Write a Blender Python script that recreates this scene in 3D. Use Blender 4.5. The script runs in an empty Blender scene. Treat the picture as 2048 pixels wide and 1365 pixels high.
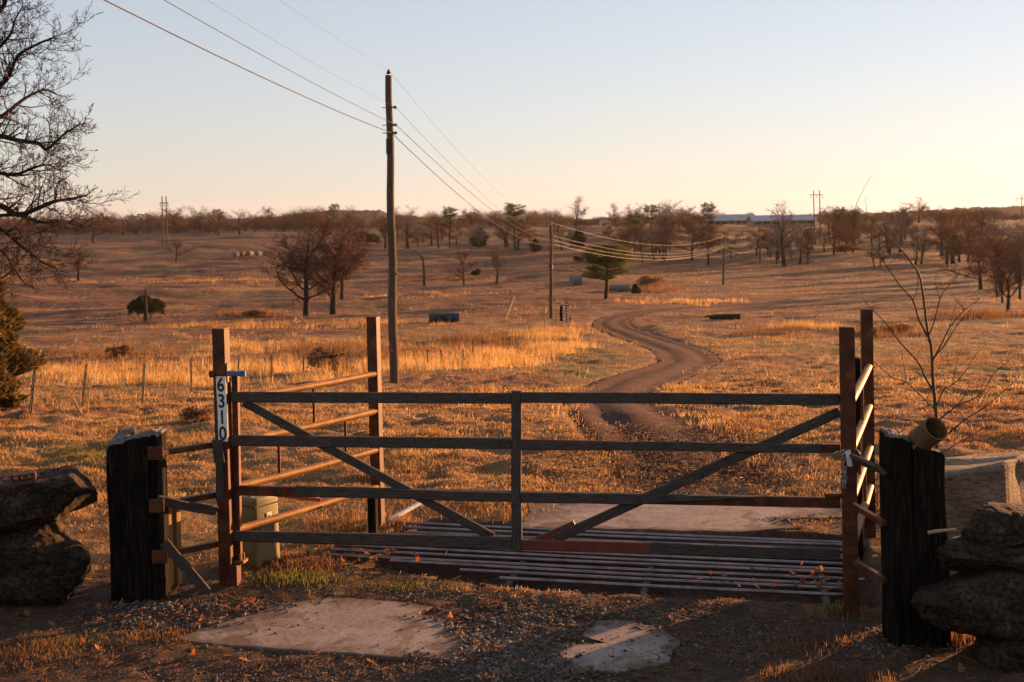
import bpy, math, random
import numpy as np
from mathutils import Matrix, Vector

C = bpy.context.scene.collection
SC = bpy.context.scene
R = math.radians
rng = np.random.default_rng(7)

# ------------------------------------------------------------------ camera, sky, sun, exposure
FPX = 2276.0                       # focal length in photo pixels (40 mm)
PX0, PY0 = 1024.0, 475.0           # principal point (vertical shift)
EYE = np.array([0.0, 0.0, 2.95])
TH, RO = R(1.3), R(1.2)            # pitch down, roll
_F = np.array([0, math.cos(TH), -math.sin(TH)])
_U0 = np.array([0, math.sin(TH), math.cos(TH)])
_R0 = np.array([1.0, 0, 0])
_U = _U0 * math.cos(RO) + _R0 * math.sin(RO)
_R = _R0 * math.cos(RO) - _U0 * math.sin(RO)
cam = bpy.data.cameras.new('camera')
camo = bpy.data.objects.new('camera', cam); C.objects.link(camo)
cam.sensor_width = 36.0; cam.lens = 40.0
cam.shift_y = -(682.5 - PY0) / 2048.0
cam.clip_start = 0.05; cam.clip_end = 12000
cam.dof.use_dof = True; cam.dof.focus_distance = 9.2; cam.dof.aperture_fstop = 4.5
camo.matrix_world = Matrix(((_R[0], _U[0], -_F[0], EYE[0]), (_R[1], _U[1], -_F[1], EYE[1]),
                            (_R[2], _U[2], -_F[2], EYE[2]), (0, 0, 0, 1)))
SC.camera = camo

SUN_AZ, SUN_EL = R(52), R(6.6)     # azimuth to the right of straight ahead
w = bpy.data.worlds.new('World'); SC.world = w; w.use_nodes = True
wn = w.node_tree.nodes; wl = w.node_tree.links
bg = wn['Background']
sky = wn.new('ShaderNodeTexSky'); sky.sky_type = 'NISHITA'; sky.sun_disc = False
sky.sun_elevation = SUN_EL; sky.sun_rotation = SUN_AZ
sky.altitude = 100; sky.air_density = 1.2; sky.dust_density = 0.2; sky.ozone_density = 2.0
hs = wn.new('ShaderNodeHueSaturation'); hs.inputs['Saturation'].default_value = 0.74
gm = wn.new('ShaderNodeGamma'); gm.inputs[1].default_value = 0.50
wl.new(sky.outputs[0], hs.inputs['Color']); wl.new(hs.outputs[0], gm.inputs[0])
tn = wn.new('ShaderNodeMix'); tn.data_type = 'RGBA'; tn.blend_type = 'MULTIPLY'; tn.inputs[0].default_value = 1.0
tn.inputs[7].default_value = (0.99, 0.965, 1.085, 1)
wl.new(gm.outputs[0], tn.inputs[6]); wl.new(tn.outputs[2], bg.inputs[0]); bg.inputs[1].default_value = 0.108
sun = bpy.data.lights.new('sun', 'SUN'); suno = bpy.data.objects.new('sun', sun); C.objects.link(suno)
sun.energy = 5.0; sun.angle = R(0.5); sun.color = (1.0, 0.49, 0.20)
SUND = Vector((math.sin(SUN_AZ) * math.cos(SUN_EL), math.cos(SUN_AZ) * math.cos(SUN_EL), math.sin(SUN_EL)))
suno.rotation_euler = SUND.to_track_quat('Z', 'Y').to_euler()
SC.view_settings.view_transform = 'Standard'; SC.view_settings.look = 'None'
SC.view_settings.gamma = 1.0; SC.view_settings.exposure = 1.93
SC.cycles.use_denoising = True
SC.cycles.max_bounces = 6; SC.cycles.diffuse_bounces = 3; SC.cycles.transparent_max_bounces = 4
SC.cycles.caustics_reflective = False; SC.cycles.caustics_refractive = False

# ------------------------------------------------------------------ numbers: noise, terrain, rays
def _hash(ix, iy, s):
    h = (ix.astype(np.int64) * 374761393 + iy.astype(np.int64) * 668265263 + s * 974634533) & 0xffffffff
    h = ((h ^ (h >> 13)) * 1274126177) & 0xffffffff
    return ((h ^ (h >> 16)) & 0xffff) / 32767.5 - 1.0
def vn(x, y, s=0):
    x = np.asarray(x, float); y = np.asarray(y, float)
    ix = np.floor(x); iy = np.floor(y); fx = x - ix; fy = y - iy
    u = fx * fx * (3 - 2 * fx); v = fy * fy * (3 - 2 * fy)
    a = _hash(ix, iy, s); b = _hash(ix + 1, iy, s); c = _hash(ix, iy + 1, s); d = _hash(ix + 1, iy + 1, s)
    return (a * (1 - u) + b * u) * (1 - v) + (c * (1 - u) + d * u) * v
def ss(a, b, x):
    t = np.clip((np.asarray(x, float) - a) / (b - a), 0, 1); return t * t * (3 - 2 * t)

_pd = np.array([0.3, 3, 5.5, 7, 12, 16, 20, 28, 37, 60, 80, 118, 150, 223, 325, 430, 520, 600, 700, 1000, 1600, 6000])
_pz = np.array([1.4, .8, .08, 0, 0, -.15, -.5, -1.5, -2.55, -5.0, -6.6, -8.35, -9.8, -12.7, -12.9, -9.5, -7, -6.2, -6.5, -16, -22, -30])
_lg = np.linspace(math.log(.3), math.log(6000), 3000)
_zz = np.interp(np.exp(_lg), _pd, _pz)
_k = np.exp(-0.5 * (np.arange(-90, 91) / 28.0) ** 2); _k /= _k.sum()
_zz = np.convolve(np.pad(_zz, 90, mode='edge'), _k, mode='valid')
def base(x, y):
    x = np.asarray(x, float); y = np.asarray(y, float)
    d = np.maximum(np.hypot(y, .35 * x), .3)
    d = np.where(y < 0, .3, d)
    z = np.interp(np.log(d), _lg, _zz)
    return z - .0075 * ss(150, 600, d) * np.clip(x, -700, 700)

def ray(px, py):
    a = (np.asarray(px, float) - PX0) / FPX; b = (PY0 - np.asarray(py, float)) / FPX
    return _F + np.multiply.outer(a, _R) + np.multiply.outer(b, _U)
def at(px, py, d):                 # point on the pixel's ray, d metres ahead
    v = ray(px, py); return EYE + v * (d / v[..., 1])[..., None] if np.ndim(v) > 1 else EYE + v * (d / v[1])
def ground(px, py, near=3.0, far=1500.0):
    v = ray(px, py); v = np.atleast_2d(v); v = v / v[:, 1:2]
    lo = np.full(len(v), math.log(near)); hi = lo.copy(); done = np.zeros(len(v), bool)
    ts = np.linspace(math.log(near), math.log(far), 420)
    for a, b in zip(ts[:-1], ts[1:]):
        d = math.exp(b); p = EYE + v * d
        hit = (p[:, 2] <= base(p[:, 0], p[:, 1])) & ~done
        lo[hit] = a; hi[hit] = b; done |= hit
    lo[~done] = hi[~done] = math.log(far)
    for _ in range(14):
        m = .5 * (lo + hi); p = EYE + v * np.exp(m)[:, None]
        under = p[:, 2] <= base(p[:, 0], p[:, 1])
        hi = np.where(under, m, hi); lo = np.where(under, lo, m)
    p = EYE + v * np.exp(hi)[:, None]
    return p
def flat(px, py, z=0.0):           # point at a known height
    v = ray(px, py); t = (z - EYE[2]) / v[..., 2]
    return EYE + v * t[..., None] if np.ndim(v) > 1 else EYE + v * t

# the track's centre line (photo pixels -> ground) and half width
_tp = [(1340, 1040, 1.2), (1380, 960, 1.1), (1345, 890, 1.1), (1290, 840, 1.2), (1235, 800, 1.15), (1262, 765, 1.5), (1325, 742, 1.6), (1374, 722, 1.7),
       (1362, 703, 1.8), (1318, 686, 1.9), (1262, 668, 2.0), (1226, 654, 2.0), (1220, 644, 2.0), (1240, 634, 2.0), (1280, 625, 2.0),
       (1340, 618, 1.9), (1460, 612, 2.0), (1600, 606, 2.2), (1740, 600, 2.4), (1850, 592, 3.4), (1915, 576, 4.2), (1945, 560, 4.6),
       (1950, 548, 4.6), (1925, 538, 4.4), (1880, 533, 3.2)]
_tg = ground([a[0] for a in _tp], [a[1] for a in _tp]); _tw = np.array([a[2] for a in _tp])
def _catmull(P, n):
    out = []
    for i in range(len(P) - 1):
        p0 = P[max(i - 1, 0)]; p1 = P[i]; p2 = P[i + 1]; p3 = P[min(i + 2, len(P) - 1)]
        for t in np.linspace(0, 1, n, endpoint=False):
            out.append(.5 * (2 * p1 + (p2 - p0) * t + (2 * p0 - 5 * p1 + 4 * p2 - p3) * t * t + (3 * p1 - p0 - 3 * p2 + p3) * t ** 3))
    out.append(P[-1]); return np.array(out)
TRK = _catmull(np.column_stack([_tg[:, 0], _tg[:, 1], _tw]), 8)
def trackdist(x, y):               # signed: < 0 inside the track
    x = np.asarray(x, float); sh = x.shape; x = x.ravel(); y = np.asarray(y, float).ravel()
    best = np.full(len(x), 1e9)
    for (ax, ay, aw), (bx, by, bw) in zip(TRK[:-1], TRK[1:]):
        dx, dy = bx - ax, by - ay; L = dx * dx + dy * dy + 1e-9
        t = np.clip(((x - ax) * dx + (y - ay) * dy) / L, 0, 1)
        best = np.minimum(best, np.hypot(x - ax - t * dx, y - ay - t * dy) - (aw + (bw - aw) * t))
    return best.reshape(sh)

# gate line and cattle guard
GL, GR = flat(461, 1170), flat(1703, 1230)
GD = (GR - GL); GD /= np.linalg.norm(GD); GN = np.array([GD[1], -GD[0], 0])      # GN points to the camera
if GN[1] > 0: GN = -GN
def gp(px, py, off=0.0):           # pixel -> gate plane, off metres behind it
    v = ray(px, py); o = GL - GN * off
    return EYE + v * (np.dot(o - EYE, GN) / np.dot(v, GN))
PD = np.array([math.cos(R(-12.3)), math.sin(R(-12.3)), 0]); PN = np.array([-PD[1], PD[0], 0])
P0 = flat(1300, 1174.6)
def inpoly(P, x, y):
    c = np.zeros(len(x), bool); n = len(P); j = n - 1
    for i in range(n):
        a, b = P[i], P[j]; k = ((a[1] > y) != (b[1] > y)) & (x < (b[0] - a[0]) * (y - a[1]) / (b[1] - a[1] + 1e-12) + a[0]); c ^= k; j = i
    return c
PADPIX = [([(352, 1278), (470, 1240), (560, 1211), (650, 1198), (780, 1203), (868, 1216), (838, 1230), (905, 1247), (958, 1290), (918, 1324), (800, 1318), (700, 1310), (600, 1305), (480, 1296), (400, 1290)], 3),
          ([(1085, 1322), (1130, 1296), (1215, 1290), (1160, 1272), (1190, 1246), (1262, 1245), (1330, 1262), (1362, 1290), (1335, 1332), (1240, 1348), (1150, 1344)], 5),
          ([(1035, 1058), (1075, 1008), (1200, 997), (1420, 1003), (1690, 1018), (1690, 1036), (1560, 1042), (1600, 1058), (1480, 1066), (1250, 1062)], 9)]
PADRAW = [np.array([flat(a, b)[:2] for a, b in p]) for p, k in PADPIX]
def guard_uv(x, y):
    dx, dy = x - P0[0], y - P0[1]; return dx * PD[0] + dy * PD[1], dx * PN[0] + dy * PN[1]
def noisez(x, y, td):
    d = np.hypot(x, y)
    far = ss(11, 30, d); rough = ss(-.1, 1.6, td)
    n = .012 * vn(x * 3.1, y * 3.1, 1) + .010 * vn(x * 9, y * 9, 2)
    n = n * (1 - .5 * far) + far * rough * (.055 * vn(x * 1.1, y * 1.1, 3) + .07 * vn(x * .45, y * .45, 4))
    n = n + ss(10.5, 14, d) * ss(110, 50, d) * ss(0, .7, td) * (.095 * (np.abs(vn(x * 1.5, y * 2.0, 9)) - .3) + .04 * vn(x * 4, y * 5, 19))
    n = n + ss(25, 70, d) * rough * (.16 * vn(x * .16, y * .22, 5) + .11 * np.abs(vn(x * .5, y * .7, 8)))
    calm = 1 - .9 * ss(5, 35, x) * ss(85, 110, d) * ss(340, 290, d)
    n = n + calm * ss(120, 220, d) * ss(15, 70, td) * (.5 * vn(x * .045, y * .075, 27))
    n = n + calm * ss(90, 200, d) * (1.5 * vn(x * .019, y * .03, 6) + .55 * vn(x * .06, y * .10, 7) + .24 * vn(x * .15, y * .24, 10)) * ss(2, 40, td)
    return n
def H(x, y, td=None):
    if td is None: td = trackdist(x, y)
    z = base(x, y) + noisez(x, y, td)
    near = (y > 6) & (y < 12.5) & (np.abs(x) < 5)
    if np.any(near):
        q = np.zeros(np.shape(x), bool); xn, yn = np.asarray(x)[near], np.asarray(y)[near]; c = np.zeros(len(xn), bool)
        for P in PADRAW: c |= inpoly(P, xn, yn)
        q[near] = c; z = np.where(q, np.minimum(z, .0) - .012, z)
    u, v = guard_uv(x, y)
    return z - .42 * ss(0, .25, u + 2.85 - np.minimum(.35 * v, .5) - 4 * np.maximum(0, .28 - v)) * ss(1.75, 1.55, u) * ss(-.2, -.05, v) * ss(1.65, 1.5, v)
def Hs(x, y): return float(H(np.array([x]), np.array([y]))[0])
def drop(px, py):                  # ground point with the true height
    p = ground(px, py)[0]; p[2] = Hs(p[0], p[1]); return p

# ------------------------------------------------------------------ materials
def mat(name, rough=.8, spec=.3):
    m = bpy.data.materials.new(name); m.use_nodes = True
    b = m.node_tree.nodes['Principled BSDF']; b.inputs['Roughness'].default_value = rough
    b.inputs['Specular IOR Level'].default_value = spec
    return m, m.node_tree.nodes, m.node_tree.links, b
def ramp(nt, fac, stops):
    r = nt.nodes.new('ShaderNodeValToRGB'); e = r.color_ramp.elements
    while len(e) < len(stops): e.new(.5)
    for k, (p, c) in enumerate(stops): e[k].position = p; e[k].color = (*c, 1)
    nt.links.new(fac, r.inputs[0]); return r.outputs[0]
def noise(nt, scale, detail=6, rough=.6, stretch=None, coord='Object', dist=0.0):
    tc = nt.nodes.new('ShaderNodeTexCoord'); n = nt.nodes.new('ShaderNodeTexNoise')
    n.inputs['Scale'].default_value = scale; n.inputs['Detail'].default_value = detail
    n.inputs['Roughness'].default_value = rough; n.inputs['Distortion'].default_value = dist
    o = tc.outputs[coord]
    if stretch:
        mp = nt.nodes.new('ShaderNodeMapping'); mp.inputs['Scale'].default_value = stretch
        nt.links.new(o, mp.inputs[0]); o = mp.outputs[0]
    nt.links.new(o, n.inputs['Vector']); return n.outputs['Fac']
def mixc(nt, fac, a, b, mode='MIX'):
    m = nt.nodes.new('ShaderNodeMix'); m.data_type = 'RGBA'; m.blend_type = mode
    for s, v in ((m.inputs[0], fac), (m.inputs[6], a), (m.inputs[7], b)):
        if isinstance(v, (tuple, list)): s.default_value = (*v, 1)
        elif isinstance(v, (int, float)): s.default_value = v
        else: nt.links.new(v, s)
    return m.outputs[2]
def bump(nt, b, h, strength=.4, dist=.02):
    n = nt.nodes.new('ShaderNodeBump'); n.inputs['Strength'].default_value = strength; n.inputs['Distance'].default_value = dist
    nt.links.new(h, n.inputs['Height']); nt.links.new(n.outputs[0], b.inputs['Normal'])
def noisy(name, stops, scale=8, stretch=None, rough=.8, spec=.3, bs=.4, bd=.01, metal=0, stops2=None, scale2=60):
    m, N, L, b = mat(name, rough, spec); nt = m.node_tree
    f = noise(nt, scale, stretch=stretch); c = ramp(nt, f, stops)
    f2 = noise(nt, scale2, stretch=stretch, detail=4)
    if stops2: c = mixc(nt, 1.0, c, ramp(nt, f2, stops2), 'MULTIPLY')
    L.new(c, b.inputs['Base Color']); b.inputs['Metallic'].default_value = metal
    bump(nt, b, f2, bs, bd); return m
M = {}
M['wood'] = noisy('grey_weathered_wood', [(.3, (.036, .030, .025)), (.5, (.082, .068, .055)), (.7, (.15, .125, .10))], 14, (.5, 9, 9), .9, .15, .7, .006,
                  stops2=[(.35, (.45, .42, .4)), (.6, (1, 1, 1))], scale2=42)
M['timber'] = noisy('creosoted_timber', [(.3, (.006, .005, .004)), (.55, (.017, .012, .008)), (.75, (.075, .050, .032))], 10, (8, 8, .5), .95, .1, .9, .012,
                    stops2=[(.35, (.4, .4, .4)), (.6, (1, 1, 1))], scale2=30)
M['timber_end'] = noisy('weathered_end_grain', [(.3, (.05, .045, .04)), (.7, (.2, .17, .145))], 22, None, .95, .1, .8, .01)
M['rust'] = noisy('rusted_steel', [(.3, (.040, .012, .005)), (.5, (.090, .027, .008)), (.72, (.18, .064, .015))], 7, None, .58, .26, .25, .004,
                  stops2=[(.3, (.6, .5, .45)), (.6, (1, 1, 1))], scale2=45)  # rust darkened so the shaded post fronts read deeper
M['rustpipe'] = noisy('brown_rust_pipe', [(.3, (.11, .045, .010)), (.5, (.22, .100, .020)), (.75, (.32, .165, .038))], 6, None, .55, .2, .2, .003,
                      stops2=[(.3, (.65, .55, .5)), (.6, (1, 1, 1))], scale2=50)  # rust kept brighter than the posts, for the sunlit rails
M['brownpipe'] = noisy('brown_rusted_pipe', [(.3, (.075, .038, .016)), (.5, (.13, .068, .028)), (.75, (.20, .11, .045))], 9, None, .75, .2, .3, .003)
M['redsteel'] = noisy('red_primer_steel', [(.3, (.075, .015, .008)), (.6, (.16, .034, .015))], 6, None, .6, .4, .2, .003)
M['guardpipe'] = noisy('worn_steel_pipe', [(.3, (.13, .10, .095)), (.6, (.27, .225, .21)), (.8, (.11, .055, .03))], 5, None, .36, .5, .2, .003, metal=.75)
M['darksteel'] = noisy('dark_steel', [(.3, (.02, .018, .016)), (.7, (.05, .042, .036))], 20, None, .5, .5, .2, .002)
M['galv'] = noisy('galvanised_steel', [(.3, (.25, .25, .26)), (.7, (.42, .42, .43))], 30, None, .4, .5, .1, .001, metal=.6)
M['brass'] = noisy('old_brass', [(.3, (.16, .10, .035)), (.7, (.3, .2, .07))], 40, None, .4, .5, .1, .001, metal=.5)
M['bluesteel'] = noisy('faded_blue_paint', [(.35, (.02, .075, .13)), (.7, (.05, .15, .23))], 25, None, .5, .5, .2, .002)
M['white'] = noisy('white_enamel', [(.3, (.55, .52, .47)), (.6, (.78, .76, .7))], 25, None, .45, .5, .1, .001, stops2=[(.28, (.5, .42, .35)), (.4, (1, 1, 1))], scale2=35)
M['black'] = noisy('black_paint', [(.3, (.008, .008, .008)), (.7, (.02, .02, .02))], 20, None, .5, .4, .1, .001)
M['green_box'] = noisy('olive_green_enclosure', [(.3, (.165, .145, .055)), (.7, (.21, .18, .07))], 4, None, .5, .4, .1, .001, stops2=[(.3, (.8, .75, .7)), (.55, (1, 1, 1))], scale2=12)
M['orange'] = noisy('orange_red_plastic', [(.3, (.35, .05, .015)), (.7, (.5, .09, .02))], 12, None, .5, .4, .1, .001)
M['rock'] = noisy('dark_sandstone', [(.25, (.016, .011, .008)), (.45, (.042, .028, .018)), (.6, (.075, .047, .028)), (.76, (.16, .095, .048))], 5, None, .95, .15, .9, .025,
                  stops2=[(.36, (.22, .21, .2)), (.62, (1, 1, 1))], scale2=34)
M['paleRock'] = noisy('pale_sandstone', [(.25, (.12, .085, .06)), (.5, (.24, .17, .12)), (.75, (.33, .25, .18))], 3, (1, 1, 3), .95, .15, .9, .03,
                      stops2=[(.35, (.5, .46, .42)), (.6, (1, 1, 1))], scale2=22)
M['brick'] = noisy('red_clay_brick', [(.3, (.07, .022, .012)), (.7, (.13, .045, .022))], 30, None, .9, .2, .4, .003)
M['pole'] = noisy('treated_pole_wood', [(.3, (.05, .035, .025)), (.55, (.10, .07, .05)), (.75, (.17, .12, .085))], 6, (6, 6, .35), .9, .15, .6, .012)
M['wire'] = noisy('lit_aluminium_cable', [(.3, (.10, .072, .050)), (.7, (.17, .125, .09))], 4, None, .55, .3, .05, .001)
M['darkwire'] = noisy('dimmed_cable', [(.3, (.030, .022, .016)), (.7, (.06, .045, .032))], 4, None, .7, .1, .05, .001)  # cable colour darkened to damp the sun glow on the near spans
M['bark'] = noisy('oak_bark', [(.3, (.018, .013, .010)), (.6, (.05, .036, .028)), (.8, (.09, .068, .052))], 5, (4, 4, .8), .95, .1, .8, .02)
M['twig'] = noisy('twig_bark', [(.3, (.06, .030, .020)), (.7, (.14, .072, .045))], 2, None, .9, .1, .1, .003)
M['darktwig'] = noisy('dark_twig_bark', [(.3, (.022, .013, .010)), (.7, (.055, .033, .025))], 2, None, .9, .1, .1, .003)
M['paletwig'] = noisy('pale_twig_bark', [(.3, (.14, .10, .075)), (.7, (.26, .195, .15))], 2, None, .9, .1, .1, .003)
M['sapling'] = noisy('sapling_bark', [(.3, (.035, .022, .014)), (.7, (.10, .062, .036))], 6, None, .8, .2, .1, .003)
M['straw_stick'] = noisy('bleached_stick', [(.3, (.28, .18, .09)), (.7, (.45, .31, .17))], 10, None, .9, .1, .2, .003)
M['barrel_blue'] = noisy('blue_plastic_barrel', [(.3, (.008, .020, .045)), (.7, (.016, .036, .075))], 4, None, .5, .4, .1, .002)
M['barrel_black'] = noisy('black_plastic_barrel', [(.3, (.012, .011, .011)), (.7, (.032, .028, .026))], 5, None, .6, .4, .1, .002)
M['hay_grey'] = noisy('weathered_hay', [(.3, (.10, .085, .075)), (.7, (.21, .18, .155))], 5, (1, 6, 6), .95, .1, .8, .03)
M['hay_wrap'] = noisy('pale_wrapped_hay', [(.3, (.09, .083, .083)), (.7, (.17, .155, .15))], 2, None, .7, .3, .3, .02)
M['hay_tan'] = noisy('tan_hay', [(.3, (.16, .085, .04)), (.7, (.26, .15, .075))], 4, None, .95, .1, .8, .03)
M['metal_roof'] = noisy('pale_metal_roofing', [(.3, (.19, .19, .195)), (.7, (.28, .28, .285))], .3, None, .4, .5, .1, .01)
M['shed_wall'] = noisy('tan_shed_wall', [(.3, (.20, .13, .08)), (.7, (.36, .26, .17))], .5, (3, 3, .5), .9, .2, .2, .01)
M['yellowwood'] = noisy('ochre_post', [(.3, (.26, .14, .035)), (.7, (.40, .24, .07))], 6, (4, 4, .5), .75, .2, .3, .004)  # one even ochre tone, shaft and flange alike
M['barn_wall'] = noisy('bleached_barn_boards', [(.3, (.38, .27, .17)), (.7, (.58, .44, .30))], 1.2, (3, 3, .3), .9, .2, .3, .01)
M['dark_open'] = noisy('unlit_opening_panel', [(.3, (.03, .02, .015)), (.7, (.06, .04, .03))], 2, None, .9, .1, .1, .01)  # dark colour stands for the unlit inside of openings
M['insul'] = noisy('brown_porcelain', [(.3, (.03, .018, .012)), (.7, (.06, .035, .022))], 20, None, .25, .5, .05, .001)
M['stone_hill'] = noisy('wooded_hillside', [(.3, (.045, .035, .03)), (.5, (.075, .055, .042)), (.7, (.10, .075, .055))], .02, None, 1, .0, .5, 2, stops2=[(.3, (.5, .5, .5)), (.6, (1, 1, 1))], scale2=.2)
M['yellow'] = noisy('yellow_guard_plastic', [(.3, (.45, .27, .03)), (.7, (.6, .38, .05))], 5, None, .6, .3, .1, .001)

def foliage(name, trans=.35, attr=True, col=(.1, .1, .04)):
    m, N, L, b = mat(name, .75, .15); nt = m.node_tree
    out = N['Material Output']; t = N.new('ShaderNodeBsdfTranslucent'); mx = N.new('ShaderNodeMixShader')
    mx.inputs[0].default_value = trans
    if attr:
        a = N.new('ShaderNodeAttribute'); a.attribute_name = 'tint'; c = a.outputs['Color']
    else: c = ramp(nt, noise(nt, 1.7), [(.3, tuple(v * .6 for v in col)), (.7, tuple(v * 1.4 for v in col))])
    L.new(c, b.inputs['Base Color']); L.new(c, t.inputs['Color'])
    L.new(b.outputs[0], mx.inputs[1]); L.new(t.outputs[0], mx.inputs[2]); L.new(mx.outputs[0], out.inputs[0])
    return m
M['grass'] = foliage('dry_grass_blades', .45)
M['leaf'] = foliage('brown_oak_leaf', .3, False, (.13, .05, .025))
M['needle'] = foliage('pine_needles', .4, False, (.085, .088, .020))
M['cedar'] = foliage('cedar_sprays', .2, False, (.042, .046, .016))
M['redcedar'] = foliage('winter_cedar_sprays', .25, False, (.125, .085, .028))
M['brush'] = foliage('brown_brush_stems', .3, False, (.19, .10, .048))
M['stones'] = foliage('gravel_stone', .0)
M['woods'] = foliage('bare_woodland', .15)

# ground
def ground_mat():
    m, N, L, b = mat('dry_pasture', .95, .1); nt = m.node_tree
    f1 = noise(nt, .05, 5); f2 = noise(nt, .55, 7, .65, (1, 1.6, 1)); f3 = noise(nt, 6, 7, .7)
    straw = ramp(nt, f2, [(.28, (.13, .068, .030)), (.45, (.26, .14, .058)), (.62, (.36, .21, .09)), (.8, (.45, .29, .13))])
    rust = ramp(nt, f2, [(.3, (.095, .046, .028)), (.6, (.215, .107, .058)), (.8, (.33, .175, .092))])
    def att(n):
        a = N.new('ShaderNodeAttribute'); a.attribute_name = n; return a.outputs['Fac']
    gz = N.new('ShaderNodeMath'); gz.operation = 'MULTIPLY_ADD'; L.new(att('grazed_shade'), gz.inputs[0]); gz.inputs[1].default_value = .09; L.new(f1, gz.inputs[2])
    c = mixc(nt, ramp(nt, gz.outputs[0], [(.40, (0, 0, 0)), (.58, (1, 1, 1))]), straw, rust)
    grn = ramp(nt, f3, [(.3, (.10, .10, .025)), (.7, (.19, .17, .05))])
    c = mixc(nt, 1.0, c, ramp(nt, noise(nt, .9, 6, .7, (1, 2.2, 1)), [(.34, (.5, .48, .48)), (.50, (1, 1, 1))]), 'MULTIPLY')
    c = mixc(nt, att('green'), c, grn)
    soil = ramp(nt, f3, [(.25, (.036, .022, .015)), (.5, (.080, .048, .031)), (.75, (.145, .092, .058))])
    c = mixc(nt, att('soil'), c, soil)
    c = mixc(nt, 1.0, c, ramp(nt, noise(nt, 22, 5, .7), [(.3, (.55, .55, .55)), (.6, (1, 1, 1))]), 'MULTIPLY')
    L.new(c, b.inputs['Base Color']); bump(nt, b, f3, .8, .06); return m
M['ground'] = ground_mat()
M['track'] = noisy('red_brown_dirt', [(.3, (.036, .0135, .0085)), (.5, (.070, .027, .017)), (.72, (.115, .047, .029))], 1.3, None, .95, .1, .9, .03,
                   stops2=[(.3, (.55, .5, .5)), (.6, (1, 1, 1))], scale2=9)
def concrete_mat():
    m, N, L, b = mat('worn_concrete', .9, .15); nt = m.node_tree
    c = ramp(nt, noise(nt, 2.2, 7, .65), [(.3, (.20, .15, .125)), (.5, (.29, .225, .19)), (.72, (.36, .29, .25))])
    c = mixc(nt, 1.0, c, ramp(nt, noise(nt, 38, 4), [(.3, (.74, .70, .66)), (.55, (1, 1, 1))]), 'MULTIPLY')
    ar = N.new('ShaderNodeAttribute'); ar.attribute_name = 'rim'; pw = N.new('ShaderNodeMath'); pw.operation = 'POWER'; L.new(ar.outputs['Fac'], pw.inputs[0]); pw.inputs[1].default_value = 3.0
    ad = N.new('ShaderNodeMath'); ad.operation = 'MULTIPLY_ADD'; L.new(pw.outputs[0], ad.inputs[0]); ad.inputs[1].default_value = .22; L.new(noise(nt, 3.4, 9, .72, dist=.6), ad.inputs[2])
    dirt = ramp(nt, ad.outputs[0], [(.55, (0, 0, 0)), (.68, (.9, .9, .9))])
    c = mixc(nt, dirt, c, (.13, .082, .055))
    v = N.new('ShaderNodeTexVoronoi'); v.feature = 'DISTANCE_TO_EDGE'; v.inputs['Scale'].default_value = .42
    tc = N.new('ShaderNodeTexCoord'); L.new(tc.outputs['Object'], v.inputs['Vector'])
    c = mixc(nt, ramp(nt, v.outputs['Distance'], [(.0, (.35, .35, .35)), (.004, (0, 0, 0))]), c, (.05, .035, .027))
    L.new(c, b.inputs['Base Color']); bump(nt, b, noise(nt, 30, 5), .5, .004); return m
M['concrete'] = concrete_mat()

# ------------------------------------------------------------------ mesh helpers
def mesh_np(name, V, F, mats, smooth=False, midx=None, tint=None, attrs=None):
    V = np.asarray(V, np.float32)
    if isinstance(F, np.ndarray): Fs = [F]
    else: Fs = [np.asarray(f) for f in F if len(f)]
    me = bpy.data.meshes.new(name)
    me.vertices.add(len(V)); me.vertices.foreach_set('co', V.ravel())
    nl = sum(f.size for f in Fs); npoly = sum(len(f) for f in Fs)
    me.loops.add(nl); me.polygons.add(npoly)
    me.loops.foreach_set('vertex_index', np.concatenate([f.ravel() for f in Fs]).astype(np.int32))
    tot = np.concatenate([np.full(len(f), f.shape[1]) for f in Fs])
    me.polygons.foreach_set('loop_start', np.concatenate([[0], np.cumsum(tot)[:-1]]).astype(np.int32))
    if midx is not None: me.polygons.foreach_set('material_index', np.asarray(midx, np.int32))
    me.update(calc_edges=True)
    me.polygons.foreach_set('use_smooth', np.full(npoly, smooth))
    if tint is not None:
        a = me.attributes.new('tint', 'FLOAT_COLOR', 'POINT')
        a.data.foreach_set('color', np.column_stack([tint, np.ones(len(V))]).astype(np.float32).ravel())
    for k, v in (attrs or {}).items():
        a = me.attributes.new(k, 'FLOAT', 'POINT'); a.data.foreach_set('value', v.astype(np.float32).ravel())
    for m in (mats if isinstance(mats, (list, tuple)) else [mats]): me.materials.append(m)
    me.validate(); return me
def tag(o, label=None, cat=None, group=None, kind=None):
    if label: o['label'] = label
    if cat: o['category'] = cat
    if group: o['group'] = group
    if kind: o['kind'] = kind
    return o
def empty(name, loc, label=None, cat=None, group=None):
    o = bpy.data.objects.new(name, None); C.objects.link(o); o.location = Vector([float(v) for v in loc])
    o.empty_display_size = .2
    return tag(o, label, cat, group)
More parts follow.
